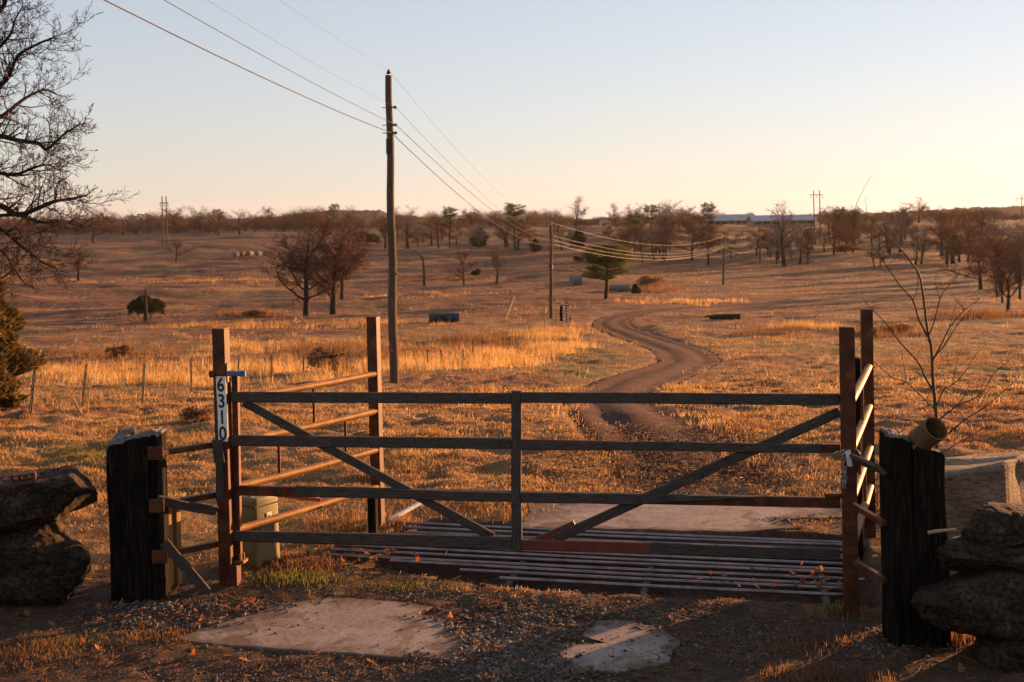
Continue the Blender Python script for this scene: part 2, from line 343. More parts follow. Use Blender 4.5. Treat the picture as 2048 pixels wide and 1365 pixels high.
class MB:                          # collects shapes in world coordinates, builds ONE mesh object
    def __init__(s): s.V = []; s.F = []; s.n = 0; s.mi = []
    def add(s, V, F, mi=0):
        s.V += [list(map(float, v)) for v in V]; s.F += [[i + s.n for i in f] for f in F]; s.mi += [mi] * len(F); s.n += len(V); return s
    def tube(s, pts, rad, n=10, cap=True, mi=0):
        pts = [np.asarray(p, float) for p in pts]; m = len(pts)
        rad = [rad] * m if np.isscalar(rad) else rad
        V = []; ref = None
        for i in range(m):
            t = pts[min(i + 1, m - 1)] - pts[max(i - 1, 0)]; t = t / (np.linalg.norm(t) + 1e-12)
            if ref is None: ref = np.array([0, 0, 1.0]) if abs(t[2]) < .9 else np.array([1.0, 0, 0])
            a = ref - t * np.dot(ref, t); a /= np.linalg.norm(a) + 1e-12; b = np.cross(t, a); ref = a
            for k in range(n):
                q = 2 * math.pi * k / n; V.append(pts[i] + rad[i] * (a * math.cos(q) + b * math.sin(q)))
        F = [[i * n + k, i * n + (k + 1) % n, (i + 1) * n + (k + 1) % n, (i + 1) * n + k] for i in range(m - 1) for k in range(n)]
        if cap: F += [list(range(n))[::-1], [(m - 1) * n + k for k in range(n)]]
        return s.add(V, F, mi)
    def box(s, c, ax, ay, az, sx, sy, sz, ch=.004, mi=0):      # full sizes, chamfered edges
        c, ax, ay, az = (np.asarray(v, float) for v in (c, ax, ay, az)); hx, hy, hz = sx / 2, sy / 2, sz / 2
        ch = min(ch, hx * .4, hy * .4, hz * .4)
        sec = [(hx - ch, -hy), (hx, -hy + ch), (hx, hy - ch), (hx - ch, hy), (-hx + ch, hy), (-hx, hy - ch), (-hx, -hy + ch), (-hx + ch, -hy)]
        V = []
        for z, k in ((-hz, 1), (-hz + ch, 0), (hz - ch, 0), (hz, 1)):
            for (u, v) in sec:
                fu = (abs(u) - ch * k) / abs(u); fv = (abs(v) - ch * k) / abs(v)
                V.append(c + ax * u * fu + ay * v * fv + az * z)
        F = [[r * 8 + k, r * 8 + (k + 1) % 8, (r + 1) * 8 + (k + 1) % 8, (r + 1) * 8 + k] for r in range(3) for k in range(8)]
        F += [list(range(8))[::-1], [24 + k for k in range(8)]]
        return s.add(V, F, mi)
    def prism(s, poly, d, mi=0):   # 3-D polygon pushed along d
        n = len(poly); poly = [np.asarray(p, float) for p in poly]; d = np.asarray(d, float)
        V = poly + [p + d for p in poly]
        F = [list(range(n)), [n + k for k in range(n)][::-1]] + [[k, n + k, n + (k + 1) % n, (k + 1) % n] for k in range(n)]
        return s.add(V, F, mi)
    def build(s, name, m, parent=None, smooth=False, loc=None):
        V = np.array(s.V); 
        anchor = np.array(parent.location) if parent else (np.array(loc, float) if loc is not None else np.array([V[:, 0].mean(), V[:, 1].mean(), V[:, 2].min()]))
        me = bpy.data.meshes.new(name); me.from_pydata((V - anchor).tolist(), [], s.F)
        for q in (m if isinstance(m, (list, tuple)) else [m]): me.materials.append(q)
        if any(s.mi): me.polygons.foreach_set('material_index', s.mi)
        import bmesh
        bm = bmesh.new(); bm.from_mesh(me); bmesh.ops.recalc_face_normals(bm, faces=bm.faces); bm.to_mesh(me); bm.free()
        if smooth:
            me.polygons.foreach_set('use_smooth', [True] * len(me.polygons)); me.set_sharp_from_angle(angle=R(40))
        o = bpy.data.objects.new(name, me); C.objects.link(o)
        if parent: o.parent = parent
        else: o.location = Vector(anchor.tolist())
        return o
def obj_np(name, V, F, m, parent=None, loc=None, **kw):
    anchor = np.array(parent.location) if parent else (np.array(loc, float) if loc is not None else np.zeros(3))
    o = bpy.data.objects.new(name, mesh_np(name, np.asarray(V) - anchor, F, m, **kw)); C.objects.link(o)
    if parent: o.parent = parent
    else: o.location = Vector(anchor.tolist())
    return o
_prng = np.random.default_rng(3)
def plank(name, a, b, width, thick, nrm, m, parent, jit=.05, seg=26, taper=None, parent_loc=None, wide2=None):
    """sawn board from a to b (centre line of its FRONT face), its own local frame with x along the grain"""
    a = np.asarray(a, float); b = np.asarray(b, float); L = np.linalg.norm(b - a); x = (b - a) / L
    z = np.asarray(nrm, float); z = z - x * np.dot(x, z); z /= np.linalg.norm(z); y = np.cross(z, x)
    V = []; ph = _prng.uniform(0, 100)
    for i in range(seg + 1):
        t = i / seg; wd = width + ((wide2 or width) - width) * t
        lo = -wd / 2 * (1 + jit * vn(np.array(t * 9 + ph), np.array(.5), 11) + .4 * jit * vn(np.array(t * 31 + ph), np.array(.5), 12))
        hi = wd / 2 * (1 + jit * vn(np.array(t * 9 + ph), np.array(9.5), 13) + .4 * jit * vn(np.array(t * 31 + ph), np.array(9.5), 14))
        if taper and t > taper: 
            k = (t - taper) / (1 - taper); hi = hi - (hi - lo) * .1 * k; lo = lo + (hi - lo) * .86 * k
        bow = .006 * vn(np.array(t * 2 + ph), np.array(3.3), 15); c = min(.006, thick * .2)
        for (yy, zz) in ((lo + c, 0), (hi - c, 0), (hi, -c), (hi, -thick + c), (hi - c, -thick), (lo + c, -thick), (lo, -thick + c), (lo, -c)):
            V.append((t * L, yy + bow, zz))
    n = 8
    F = [[i * n + k, i * n + (k + 1) % n, (i + 1) * n + (k + 1) % n, (i + 1) * n + k] for i in range(seg) for k in range(n)]
    F += [list(range(n))[::-1], [seg * n + k for k in range(n)]]
    me = bpy.data.meshes.new(name); me.from_pydata(V, [], F); me.materials.append(m); me.update()
    o = bpy.data.objects.new(name, me); C.objects.link(o)
    pl = np.array(parent.location) if parent else np.zeros(3)
    o.matrix_basis = Matrix(((x[0], y[0], z[0], a[0] - pl[0]), (x[1], y[1], z[1], a[1] - pl[1]), (x[2], y[2], z[2], a[2] - pl[2]), (0, 0, 0, 1)))
    if parent: o.parent = parent
    return o
def chain_parent(o, child):        # child meshes that were built in o's thing frame
    child.parent = o; return child
UP = np.array([0, 0, 1.0])
def nz(v): v = np.asarray(v, float); return v / np.linalg.norm(v)

# ------------------------------------------------------------------ terrain: one sheet to the horizon
def build_ground():
    r = np.concatenate([np.exp(np.arange(math.log(1.2), math.log(900), .0072)), np.exp(np.arange(math.log(900), math.log(4000), .05))])
    an = np.concatenate([np.linspace(-180, -36, 60, endpoint=False), np.linspace(-36, 36, 330), np.linspace(36, 180, 61)[1:-1]])
    A, RR = np.meshgrid(np.radians(an), r); X = RR * np.sin(A); Y = RR * np.cos(A)
    td = trackdist(X, Y); Z = H(X, Y, td)
    Z = Z - .16 * ss(.05, -.35, td) * ss(10.9, 12.0, Y)
    nr, na = X.shape
    V = np.column_stack([X.ravel(), Y.ravel(), Z.ravel()]); V = np.vstack([V, [0, 0, 1.4]])
    i = np.arange(nr - 1)[:, None] * na; j = np.arange(na); jn = (j + 1) % na
    q = np.stack([i + j, i + jn, i + na + jn, i + na + j], -1).reshape(-1, 4)
    ctr = len(V) - 1; t = np.column_stack([jn, j, np.full(na, ctr)])
    x, y = V[:, 0], V[:, 1]
    soil, green = masks(x, y)
    o = obj_np('ground', V, [q[:, ::-1], t[:, ::-1]], M['ground'], smooth=True, attrs={'soil': soil, 'green': green, 'grazed_shade': ss(60, 150, np.hypot(x, y))})  # far pasture browned: grazed turf plus a stand-in for hillside shade
    tag(o, kind='structure')
def masks(x, y, td=None):
    x = np.asarray(x, float); y = np.asarray(y, float)
    if td is None: td = trackdist(x, y)
    n = .35 * vn(x * 2.2, y * 2.2, 21) + .25 * vn(x * 6, y * 6, 22)
    u, v = guard_uv(x, y); d = np.hypot(x, y)
    front = ss(.35, -.35, v + 1.1 * n - .12) * ss(14, 11, d)
    pit = ss(-3.0, -2.6, u) * ss(2.1, 1.6, u) * ss(-.4, -.1, v) * ss(1.9, 1.6, v)
    near = ss(.5, -.5, td + 1.6 * n) * ss(10.2, 11, y) * (.5 + .35 * ss(14, 24, y))
    soil = np.clip(np.maximum(np.maximum(front, pit), near), 0, 1)
    soil = np.where(y < 0, 0, soil)
    g = ss(.15, .6, vn(x * .35, y * .5, 31) + .5 * vn(x * 1.3, y * 1.9, 32)) * ss(.1, .5, vn(x * .06, y * .06, 33) + .25)
    g = g * ss(12, 22, d) * ss(140, 60, d) * .75
    for (px, py, rx, ry) in ((1180, 745, 120, 22), (1180, 712, 90, 16), (1700, 700, 220, 18), (1560, 690, 120, 14), (600, 1168, 110, 20), (470, 1040, 60, 30), (200, 910, 160, 20)):
        p = ground(px, py)[0]; e = ground(px + rx, py)[0]; f = ground(px, py - ry)[0]
        g = np.maximum(g, np.exp(-((x - p[0]) / abs(e[0] - p[0])) ** 2 - ((y - p[1]) / abs(f[1] - p[1])) ** 2) * (.55 + .6 * vn(x * 1.5, y * 2, 34)))
    return soil, np.clip(g, 0, 1)
build_ground()

def build_track():
    P = TRK[8:]; pts = []; s = 0
    D = np.hypot(np.diff(P[:, 0]), np.diff(P[:, 1])); S = np.concatenate([[0], np.cumsum(D)])
    n = int(S[-1] / .55); t = np.linspace(0, S[-1], n)
    x = np.interp(t, S, P[:, 0]); y = np.interp(t, S, P[:, 1]); wd = np.interp(t, S, P[:, 2])
    k = np.ones(9) / 9
    x[4:-4] = np.convolve(x, k, 'valid'); y[4:-4] = np.convolve(y, k, 'valid')
    tx = np.gradient(x); ty = np.gradient(y); L = np.hypot(tx, ty); nx, ny = -ty / L, tx / L
    c = np.linspace(-1.12, 1.12, 19)
    wl_ = wd * (1 + .16 * vn(t * .35, t * 0, 42) + .09 * vn(t * 1.1, t * 0, 43)); wr_ = wd * (1 + .16 * vn(t * .35, t * 0 + 5, 44) + .09 * vn(t * 1.1, t * 0 + 5, 45))
    edge = np.where(c[None, :] < 0, wl_[:, None], wr_[:, None]) * c[None, :]
    X = x[:, None] + nx[:, None] * edge; Y = y[:, None] + ny[:, None] * edge
    rut = -.055 * np.exp(-((np.abs(c) - .45) / .16) ** 2) + .035 * np.exp(-(c / .2) ** 2)
    Z = base(X, Y) + noisez(X, Y, np.full(X.shape, -1.0)) * .5 - .035 + rut[None, :] + .02 * vn(X * 2, Y * 2, 41) - .25 * ss(.92, 1.12, np.abs(c))[None, :]
    Z[:3] -= np.array([.2, .1, .04])[:, None]; Z[-3:] -= np.array([.04, .1, .2])[:, None]
    m = len(c); i = np.arange(n - 1)[:, None] * m; j = np.arange(m - 1)
    q = np.stack([i + j, i + j + 1, i + m + j + 1, i + m + j], -1).reshape(-1, 4)
    tag(obj_np('dirt_track', np.column_stack([X.ravel(), Y.ravel(), Z.ravel()]), q[:, ::-1], M['track'], smooth=True), kind='structure')
build_track()

def build_hills():
    sk = np.array([(-400, 440), (0, 440), (300, 439), (540, 436), (610, 426), (660, 420), (700, 421), (760, 422), (790, 431), (900, 437), (1000, 440), (1100, 437), (1250, 440), (1420, 438),
                   (1560, 434), (1640, 431), (1700, 429), (1780, 425), (1850, 422), (1930, 417), (2048, 413), (2250, 410), (2500, 418)], float)
    px = np.linspace(-400, 2500, 520)
    py = np.interp(px, sk[:, 0], sk[:, 1]) + .9 * vn(px * .13, px * 0, 51) + .7 * vn(px * .5, px * 0, 52)
    dist = 2300.0; top = at(px, py, dist)
    V = []; prof = [(-600, -.0), (-420, .25), (-250, .55), (-120, .82), (-40, .96), (0, 1), (120, .93), (500, .3), (800, 0)]
    for (o, k) in prof:
        dd = dist + o; zb = -30.0
        Vx = top[:, 0] * dd / dist; Vz = zb + (top[:, 2] - zb) * k + (4 * vn(px * .21 + o, px * 0 + o, 53) * (0 < k < 1))
        V.append(np.column_stack([Vx, np.full(len(px), dd), Vz]))
    V = np.concatenate(V); m = len(px); i = np.arange(len(prof) - 1)[:, None] * m; j = np.arange(m - 1)
    q = np.stack([i + j, i + j + 1, i + m + j + 1, i + m + j], -1).reshape(-1, 4)
    tag(obj_np('hills', V, q, M['stone_hill'], smooth=True), kind='structure')
build_hills()

# concrete pads, flush sheets with ragged rims
def pad(name, pix, z=.012, holes=0.03, seed=1):
    P = np.array([flat(a, b)[:2] for a, b in pix]); c = P.mean(0); out = []
    n = len(P); r = np.random.default_rng(seed)
    for k in range(n):
        a, b = P[k], P[(k + 1) % n]
        for t in np.linspace(0, 1, max(3, int(np.linalg.norm(b - a) / .04)), endpoint=False): out.append(a + (b - a) * t)
    out = np.array(out); out += holes * np.column_stack([vn(out[:, 0] * 6, out[:, 1] * 6, seed), vn(out[:, 0] * 6, out[:, 1] * 6, seed + 1)]) + r.normal(0, .004, out.shape)
    zt = np.full(len(out), z)
    V = [(x, y, z - .004) for x, y in out] + [(c[0] + (x - c[0]) * .985, c[1] + (y - c[1]) * .985, z + .001) for x, y in out] + [(x, y, -.12) for x, y in out] + [(c[0], c[1], z + .002)]
    m = len(out)
    F4 = np.array([[k, (k + 1) % m, m + (k + 1) % m, m + k] for k in range(m)] + [[2 * m + k, 2 * m + (k + 1) % m, (k + 1) % m, k] for k in range(m)])
    F3 = np.array([[m + k, m + (k + 1) % m, 3 * m] for k in range(m)])
    o = obj_np(name, V, [F4, F3], M['concrete'], loc=(c[0], c[1], 0), attrs={'rim': np.concatenate([np.ones(3 * m), [0.]])}); tag(o, kind='structure'); return out
PADS = [pad('concrete_pavement', p[::-1], seed=k) for p, k in PADPIX]

# ------------------------------------------------------------------ grass, gravel, litter (stuff)
def blades(P, h, wd, az, lean, col, seg2):
    n = len(P); s = np.column_stack([np.cos(az), np.sin(az), np.zeros(n)])
    la = az + math.pi / 2 + rng.normal(0, .8, n); dr = np.column_stack([np.cos(la), np.sin(la), np.zeros(n)])
    tip = P + UP * (h * np.sqrt(np.clip(1 - lean ** 2, .05, 1)))[:, None] + dr * (h * lean)[:, None]
    a = P - s * wd[:, None] / 2; b = P + s * wd[:, None] / 2
    if not seg2:
        V = np.stack([a, b, tip], 1).reshape(-1, 3); F = np.arange(3 * n).reshape(-1, 3); return V, [F], np.repeat(col, 3, 0)
    mid = P + UP * (h * .58)[:, None] + dr * (h * lean * .35)[:, None]
    V = np.stack([a, b, mid - s * wd[:, None] * .38, mid + s * wd[:, None] * .38, tip], 1).reshape(-1, 3)
    o = np.arange(n)[:, None] * 5
    return V, [o + np.array([[0, 1, 3, 2]]), o + np.array([[2, 3, 4]])], np.repeat(col, 5, 0)
def join(parts):
    Vs, F4, F3, Cs = [], [], [], []; n = 0
    for V, Fs, c in parts:
        for f in Fs: (F4 if f.shape[1] == 4 else F3).append(f + n)
        Vs.append(V); Cs.append(c); n += len(V)
    F = ([np.concatenate(F4)] if F4 else []) + ([np.concatenate(F3)] if F3 else [])
    return np.concatenate(Vs), F, np.concatenate(Cs)
STRAW = np.array([(.35, .195, .07), (.43, .255, .095), (.28, .14, .052), (.48, .31, .13)])
GOLD = np.array([(.50, .30, .10), (.44, .25, .085), (.56, .37, .15)])
RUST = np.array([(.20, .10, .045), (.15, .075, .036), (.26, .14, .065)])
GREEN = np.array([(.17, .15, .035), (.22, .18, .06), (.12, .12, .03)])
def pick(pal, n): return pal[rng.integers(0, len(pal), n)] * rng.uniform(.75, 1.25, (n, 1))
def tufts(cx, cy, nb, spread, hgt, col_of, wide, lean=(.32, .97)):
    i = np.repeat(np.arange(len(cx)), nb); n = len(i)
    x = cx[i] + rng.normal(0, 1, n) * spread[i]; y = cy[i] + rng.normal(0, 1, n) * spread[i]
    td = trackdist(x, y); z = H(x, y, td) - .01
    h = hgt[i] * rng.uniform(.45, 1.15, n); w = wide[i] * rng.uniform(.7, 1.3, n)
    return np.column_stack([x, y, z]), h, w, rng.uniform(0, 6.283, n), rng.uniform(*lean, n), col_of[i] * rng.uniform(.8, 1.2, (n, 1)), i
def field_grass():
    N = 62000
    d = np.exp(rng.uniform(math.log(7.0), math.log(380), N)); a = rng.uniform(-.56, .56, N)
    x = d * a; y = d
    td = trackdist(x, y); soil, green = masks(x, y, td)
    u, v = guard_uv(x, y); inpit = (u > -2.3) & (u < 1.5) & (v > -.05) & (v < 1.5)
    keep = (rng.uniform(0, 1, N) > soil * 1.02) & (td > -.2 - .5 * rng.uniform(0, 1, N) * (y < 30)) & ((td > -.05) | (rng.uniform(0, 1, N) < .45)) & ~inpit
    for P in PADS: keep &= ~inpoly(P, x, y)
    keep &= rng.uniform(0, 1, N) < .22 + .85 * ss(-.3, .5, vn(x * .6, y * .9, 61) + .5 * vn(x * 1.7, y * 2.2, 67))
    keep &= ~((d > 130) & (td < 9))
    x, y, d, green, soil = (q[keep] for q in (x, y, d, green, soil)); n = len(x)
    rusty = ss(.0, .5, vn(x * .06, y * .08, 62) + .3 * vn(x * .4, y * .5, 63) + .5 * ss(60, 140, d))  # far tufts browner too, partly in place of hillside shade
    col = pick(STRAW, n); col = np.where((rng.uniform(0, 1, n) < rusty * .75)[:, None], pick(RUST, n) * 1.3, col)
    col = np.where((rng.uniform(0, 1, n) < green)[:, None], pick(GREEN, n), col)
    hg = (.04 + .075 * ss(-.2, .7, vn(x * .8, y * .8, 64)) + .0005 * d) * np.where(green > .4, .7, 1) * np.where(d < 9.5, .65, 1)
    tall = rng.uniform(0, 1, n) < .10 * ss(15, 34, d) * (.4 + .9 * ss(-.3, .5, vn(x * .2, y * .25, 69))); hg = np.where(tall, hg * 2.6 + .08, hg); col = np.where(tall[:, None], np.where((rng.uniform(0, 1, n) < .55)[:, None], pick(GOLD, n), pick(RUST, n)), col)
    hg = np.where(d > 45, hg * rng.uniform(.7, 1.6, n), hg)
    near = d < 30
    out = []
    for sel, nb, s2 in ((near, 22, True), (~near, 12, False)):
        k = np.where(sel)[0]
        P, h, w_, az, ln, c, i = tufts(x[k], y[k], nb, .05 + .006 * d[k], hg[k], col[k], .0035 + .00042 * d[k])
        out.append(blades(P, h, w_, az, ln, c, s2))
    V, F, c = join(out)
    tag(obj_np('dry_grass', V, F, M['grass'], tint=c), kind='stuff')
field_grass()
def tall_grass():
    Z = [  # px, py, rx, ry, height, tufts, palette
        (560, 752, 130, 16, .75, 420, GOLD), (280, 735, 240, 30, .6, 420, RUST), (300, 745, 240, 28, .55, 380, GOLD), (760, 715, 260, 30, .6, 480, RUST), (800, 720, 260, 32, .55, 420, GOLD), (560, 690, 260, 18, .6, 300, STRAW), (1720, 665, 240, 14, .55, 260, RUST), (1500, 690, 200, 30, .35, 200, STRAW), (1850, 720, 240, 30, .35, 240, RUST), (330, 772, 120, 12, .7, 330, GOLD), (850, 735, 110, 10, .8, 330, GOLD), (990, 722, 80, 14, .8, 330, GOLD),
        (1110, 700, 62, 10, 1.0, 330, GOLD), (1085, 680, 60, 10, .9, 200, GOLD), (480, 705, 60, 8, .9, 110, GOLD), (650, 708, 110, 9, .9, 340, RUST), (220, 712, 120, 9, .8, 300, RUST),
        (150, 752, 90, 12, .7, 160, GOLD), (780, 715, 110, 12, .9, 260, RUST), (960, 690, 90, 14, .9, 300, RUST), (1620, 660, 60, 5, 1.0, 170, GOLD),
        (1600, 672, 110, 7, .9, 320, RUST), (1770, 672, 70, 7, .9, 180, RUST), (1960, 634, 90, 6, 1.0, 200, RUST), (430, 652, 160, 6, .9, 260, STRAW),
        (720, 650, 170, 5, .9, 260, STRAW), (500, 632, 60, 3, 1.1, 130, RUST), (1300, 580, 46, 6, 1.8, 170, RUST), (1120, 665, 70, 8, .9, 200, STRAW), (1370, 607, 130, 3, .9, 160, GOLD),
        (430, 560, 280, 6, .9, 300, STRAW), (800, 600, 150, 8, .9, 200, STRAW), (880, 560, 130, 4, .9, 160, RUST),
        (720, 1100, 70, 10, .10, 90, STRAW), (620, 1130, 70, 10, .12, 90, RUST), (600, 1160, 90, 12, .10, 130, GREEN), (800, 1172, 90, 8, .07, 70, GREEN), (1500, 1150, 120, 8, .10, 60, RUST),
        (1000, 1182, 200, 8, .06, 60, STRAW), (320, 1275, 60, 10, .09, 45, RUST), (70, 1310, 90, 30, .08, 90, RUST), (160, 1290, 120, 14, .05, 50, GREEN), (1590, 1290, 110, 14, .07, 34, RUST), (1640, 1352, 120, 10, .09, 60, RUST),  # lower right tufts coloured darker in place of the timbers' shadow
        (1900, 1270, 50, 20, .2, 50, RUST), (1690, 1225, 30, 10, .1, 30, GREEN), (790, 1045, 40, 10, .16, 40, STRAW), (760, 1062, 40, 8, .14, 40, STRAW), (680, 1060, 70, 16, .15, 80, RUST), (530, 1130, 40, 8, .18, 40, RUST)]
    out = []
    for (px, py, rx, ry, hh, n, pal) in Z:
        q = ground(px + rng.normal(0, .5, n) * rx, py + rng.normal(0, .5, n) * ry)
        u, v = guard_uv(q[:, 0], q[:, 1]); td = trackdist(q[:, 0], q[:, 1])
        ok = ((td > .2) | (q[:, 1] < 12)) & ((vn(q[:, 0] * .35, q[:, 1] * .35, 66) > -.35) | (py > 1000))
        q = q[ok]; n = len(q); d = q[:, 1]
        P, h, w_, az, ln, c, i = tufts(q[:, 0], q[:, 1], 16, .04 + .0035 * d, hh * rng.uniform(.35, 1.1, n) * (.75 + .45 * vn(q[:, 0] * .9, q[:, 1] * .9, 65)), pick(pal, n), .003 + .00035 * d, (.04, .42))
        out.append(blades(P, h, w_, az, ln, c, py > 720))
    V, F, c = join(out)
    tag(obj_np('tall_grass', V, F, M['grass'], tint=c), kind='stuff')
tall_grass()

_ico = None
def icos():
    t = (1 + 5 ** .5) / 2
    v = np.array([(-1, t, 0), (1, t, 0), (-1, -t, 0), (1, -t, 0), (0, -1, t), (0, 1, t), (0, -1, -t), (0, 1, -t), (t, 0, -1), (t, 0, 1), (-t, 0, -1), (-t, 0, 1)]) / math.hypot(1, t)
    f = np.array([(0, 11, 5), (0, 5, 1), (0, 1, 7), (0, 7, 10), (0, 10, 11), (1, 5, 9), (5, 11, 4), (11, 10, 2), (10, 7, 6), (7, 1, 8), (3, 9, 4), (3, 4, 2), (3, 2, 6), (3, 6, 8), (3, 8, 9), (4, 9, 5), (2, 4, 11), (6, 2, 10), (8, 6, 7), (9, 8, 1)])
    return v, f
def gravel():
    zones = [(1010, 1265, 130, 45, 3600, .012), (1050, 1330, 150, 40, 3400, .013), (1230, 1225, 200, 22, 1500, .010), (620, 1345, 330, 26, 3000, .007), (300, 1245, 130, 22, 1100, .011), (480, 1215, 160, 16, 900, .010),
             (1450, 1290, 180, 60, 1800, .009), (1350, 920, 260, 60, 1800, .013), (1580, 1040, 110, 10, 420, .010), (900, 1190, 220, 12, 700, .009), (1250, 1270, 80, 20, 500, .010), (300, 1215, 90, 8, 200, .018),
             (1750, 1290, 90, 40, 600, .010), (650, 1260, 260, 45, 70, .012), (1240, 1305, 90, 25, 40, .012), (1330, 860, 180, 30, 700, .014)]
    v0, f0 = icos(); Vs, Fs, Cs = [], [], []; n0 = 0
    for (px, py, rx, ry, n, sz) in zones:
        q = flat(px + rng.normal(0, .6, n) * rx, py + rng.normal(0, .6, n) * ry)
        q = q[(q[:, 1] < 24) & (q[:, 1] > 5)]
        if n > 100:
            keep = np.ones(len(q), bool)
            for P in PADS:
                c_ = P.mean(0); core = inpoly(c_ + (P - c_) * (.80 + .1 * vn(P[:, 0] * 3, P[:, 1] * 3, 90)[:, None]), q[:, 0], q[:, 1])
                keep &= ~(inpoly(P, q[:, 0], q[:, 1]) & (rng.uniform(0, 1, len(q)) > np.where(core, .02, .6)))
            u, v = guard_uv(q[:, 0], q[:, 1]); keep &= ~((u > -2.7) & (u < 1.6) & (v > -.1) & (v < 1.55))
            q = q[keep]
        n = len(q); s = sz * .64 * np.exp(rng.normal(0, .45, n)).clip(.4, 2.6)
        q[:, 2] = np.maximum(H(q[:, 0], q[:, 1]), np.where(np.any([inpoly(P, q[:, 0], q[:, 1]) for P in PADS], axis=0), .012, -9)) + s * .25
        B = v0[None] * (1 + rng.uniform(-.28, .28, (n, 12, 1))) * (np.stack([rng.uniform(.8, 1.5, n), rng.uniform(.7, 1.1, n), rng.uniform(.45, .8, n)], 1) * s[:, None])[:, None, :]
        a = rng.uniform(0, 6.28, n); ca, sa = np.cos(a)[:, None], np.sin(a)[:, None]
        B = np.stack([B[..., 0] * ca - B[..., 1] * sa, B[..., 0] * sa + B[..., 1] * ca, B[..., 2] + .3 * B[..., 0] * rng.normal(0, 1, (n, 1))], -1) + q[:, None, :]
        col = np.array([(.105, .082, .068), (.07, .052, .041), (.16, .128, .105), (.12, .075, .047), (.05, .037, .029)])[rng.integers(0, 5, n)] * rng.uniform(.7, 1.25, (n, 1))
        Vs.append(B.reshape(-1, 3)); Fs.append((np.arange(n)[:, None, None] * 12 + f0[None]).reshape(-1, 3) + n0); Cs.append(np.repeat(col, 12, 0)); n0 += 12 * n
    tag(obj_np('gravel', np.concatenate(Vs), np.concatenate(Fs), M['stones'], tint=np.concatenate(Cs)), kind='stuff')
gravel()
def litter():                      # straw bits, and curled fallen leaves
    n = 3400
    px = rng.uniform(0, 2048, n); py = 1130 + 235 * rng.uniform(0, 1, n); q = flat(px, py)
    k2 = 6500; q = np.vstack([q, flat(rng.uniform(1060, 1680, k2), rng.uniform(815, 1000, k2)), flat(rng.normal(720, 130, 900), rng.normal(1085, 25, 900)), flat(rng.normal(1500, 160, 500), rng.normal(1175, 22, 500))])
    keep = np.ones(len(q), bool)
    for P in PADS: keep &= ~(inpoly(P, q[:, 0], q[:, 1]) & (rng.uniform(0, 1, len(q)) > .04))
    q = q[keep]; n = len(q); q[:, 2] = H(q[:, 0], q[:, 1]) + .008
    L = rng.uniform(.02, .10, n) * np.where(rng.uniform(0, 1, n) < .05, 2.2, 1); a = rng.uniform(0, 6.28, n)
    d = np.column_stack([np.cos(a), np.sin(a), rng.normal(0, .22, n)]) * L[:, None] / 2; s = np.column_stack([-np.sin(a), np.cos(a), rng.normal(0, .5, n)]) * .0018
    V = np.stack([q - d - s, q + d - s, q + d + s, q - d + s, q + UP * .004], 1).reshape(-1, 3); o = np.arange(n)[:, None] * 5
    c = np.where((q[:, 1] < 9.2)[:, None], pick(RUST, n), pick(np.vstack([STRAW, RUST]), n))
    tag(obj_np('straw_litter', V, [np.vstack([o + [[0, 1, 4]], o + [[1, 2, 4]], o + [[2, 3, 4]], o + [[3, 0, 4]]])], M['grass'], tint=np.repeat(c, 5, 0)), kind='stuff')
    n = 420
    q = np.vstack([flat(rng.normal(560, 90, 70), rng.normal(1125, 18, 70)), flat(rng.normal(1560, 100, 26), rng.normal(1168, 12, 26)), flat(rng.uniform(100, 2000, 60), rng.uniform(1180, 1365, 60)),
                   flat(rng.normal(740, 120, 26), rng.normal(1120, 18, 26)), flat(rng.normal(1680, 50, 40), rng.normal(1180, 30, 40)), flat(rng.normal(200, 200, 40), rng.normal(1230, 20, 40))])
    for P in PADS: q = q[~inpoly(P, q[:, 0], q[:, 1])]
    n = len(q); q[:, 2] = H(q[:, 0], q[:, 1]) + .012
    u, v = guard_uv(q[:, 0], q[:, 1]); on = (u > -2.5) & (u < 1.5) & (v > -.05) & (v < 1.45); q[on, 2] = .042
    V, F, Cc = [], [], []
    lobes = [(0, 1), (.28, .62), (.55, .72), (.36, .2), (.62, -.05), (.3, -.35), (.2, -.8), (0, -1), (-.2, -.8), (-.3, -.35), (-.62, -.05), (-.36, .2), (-.55, .72), (-.28, .62)]
    for k in range(n):
        s = rng.uniform(.022, .048); A = Matrix.Rotation(rng.uniform(0, 6.28), 3, 'Z') @ Matrix.Rotation(rng.normal(0, .7), 3, 'X')
        A = np.array(A); pts = np.array([(x * s, y * s, s * .5 * (x * x * 1.6 + .3 * y * y)) for x, y in lobes] + [(0, 0, 0)]) @ A.T + q[k]
        b = len(V); pts[:, 2] = np.maximum(pts[:, 2], q[k][2] - .008); V += pts.tolist(); F += [[b + i, b + (i + 1) % 14, b + 14] for i in range(14)]
        Cc += [(pick(np.array([(.26, .085, .03), (.20, .07, .03), (.33, .16, .07)]), 1)[0]).tolist()] * 15
    tag(obj_np('fallen_leaves', V, np.array(F), M['grass'], tint=np.array(Cc)), kind='stuff')
litter()

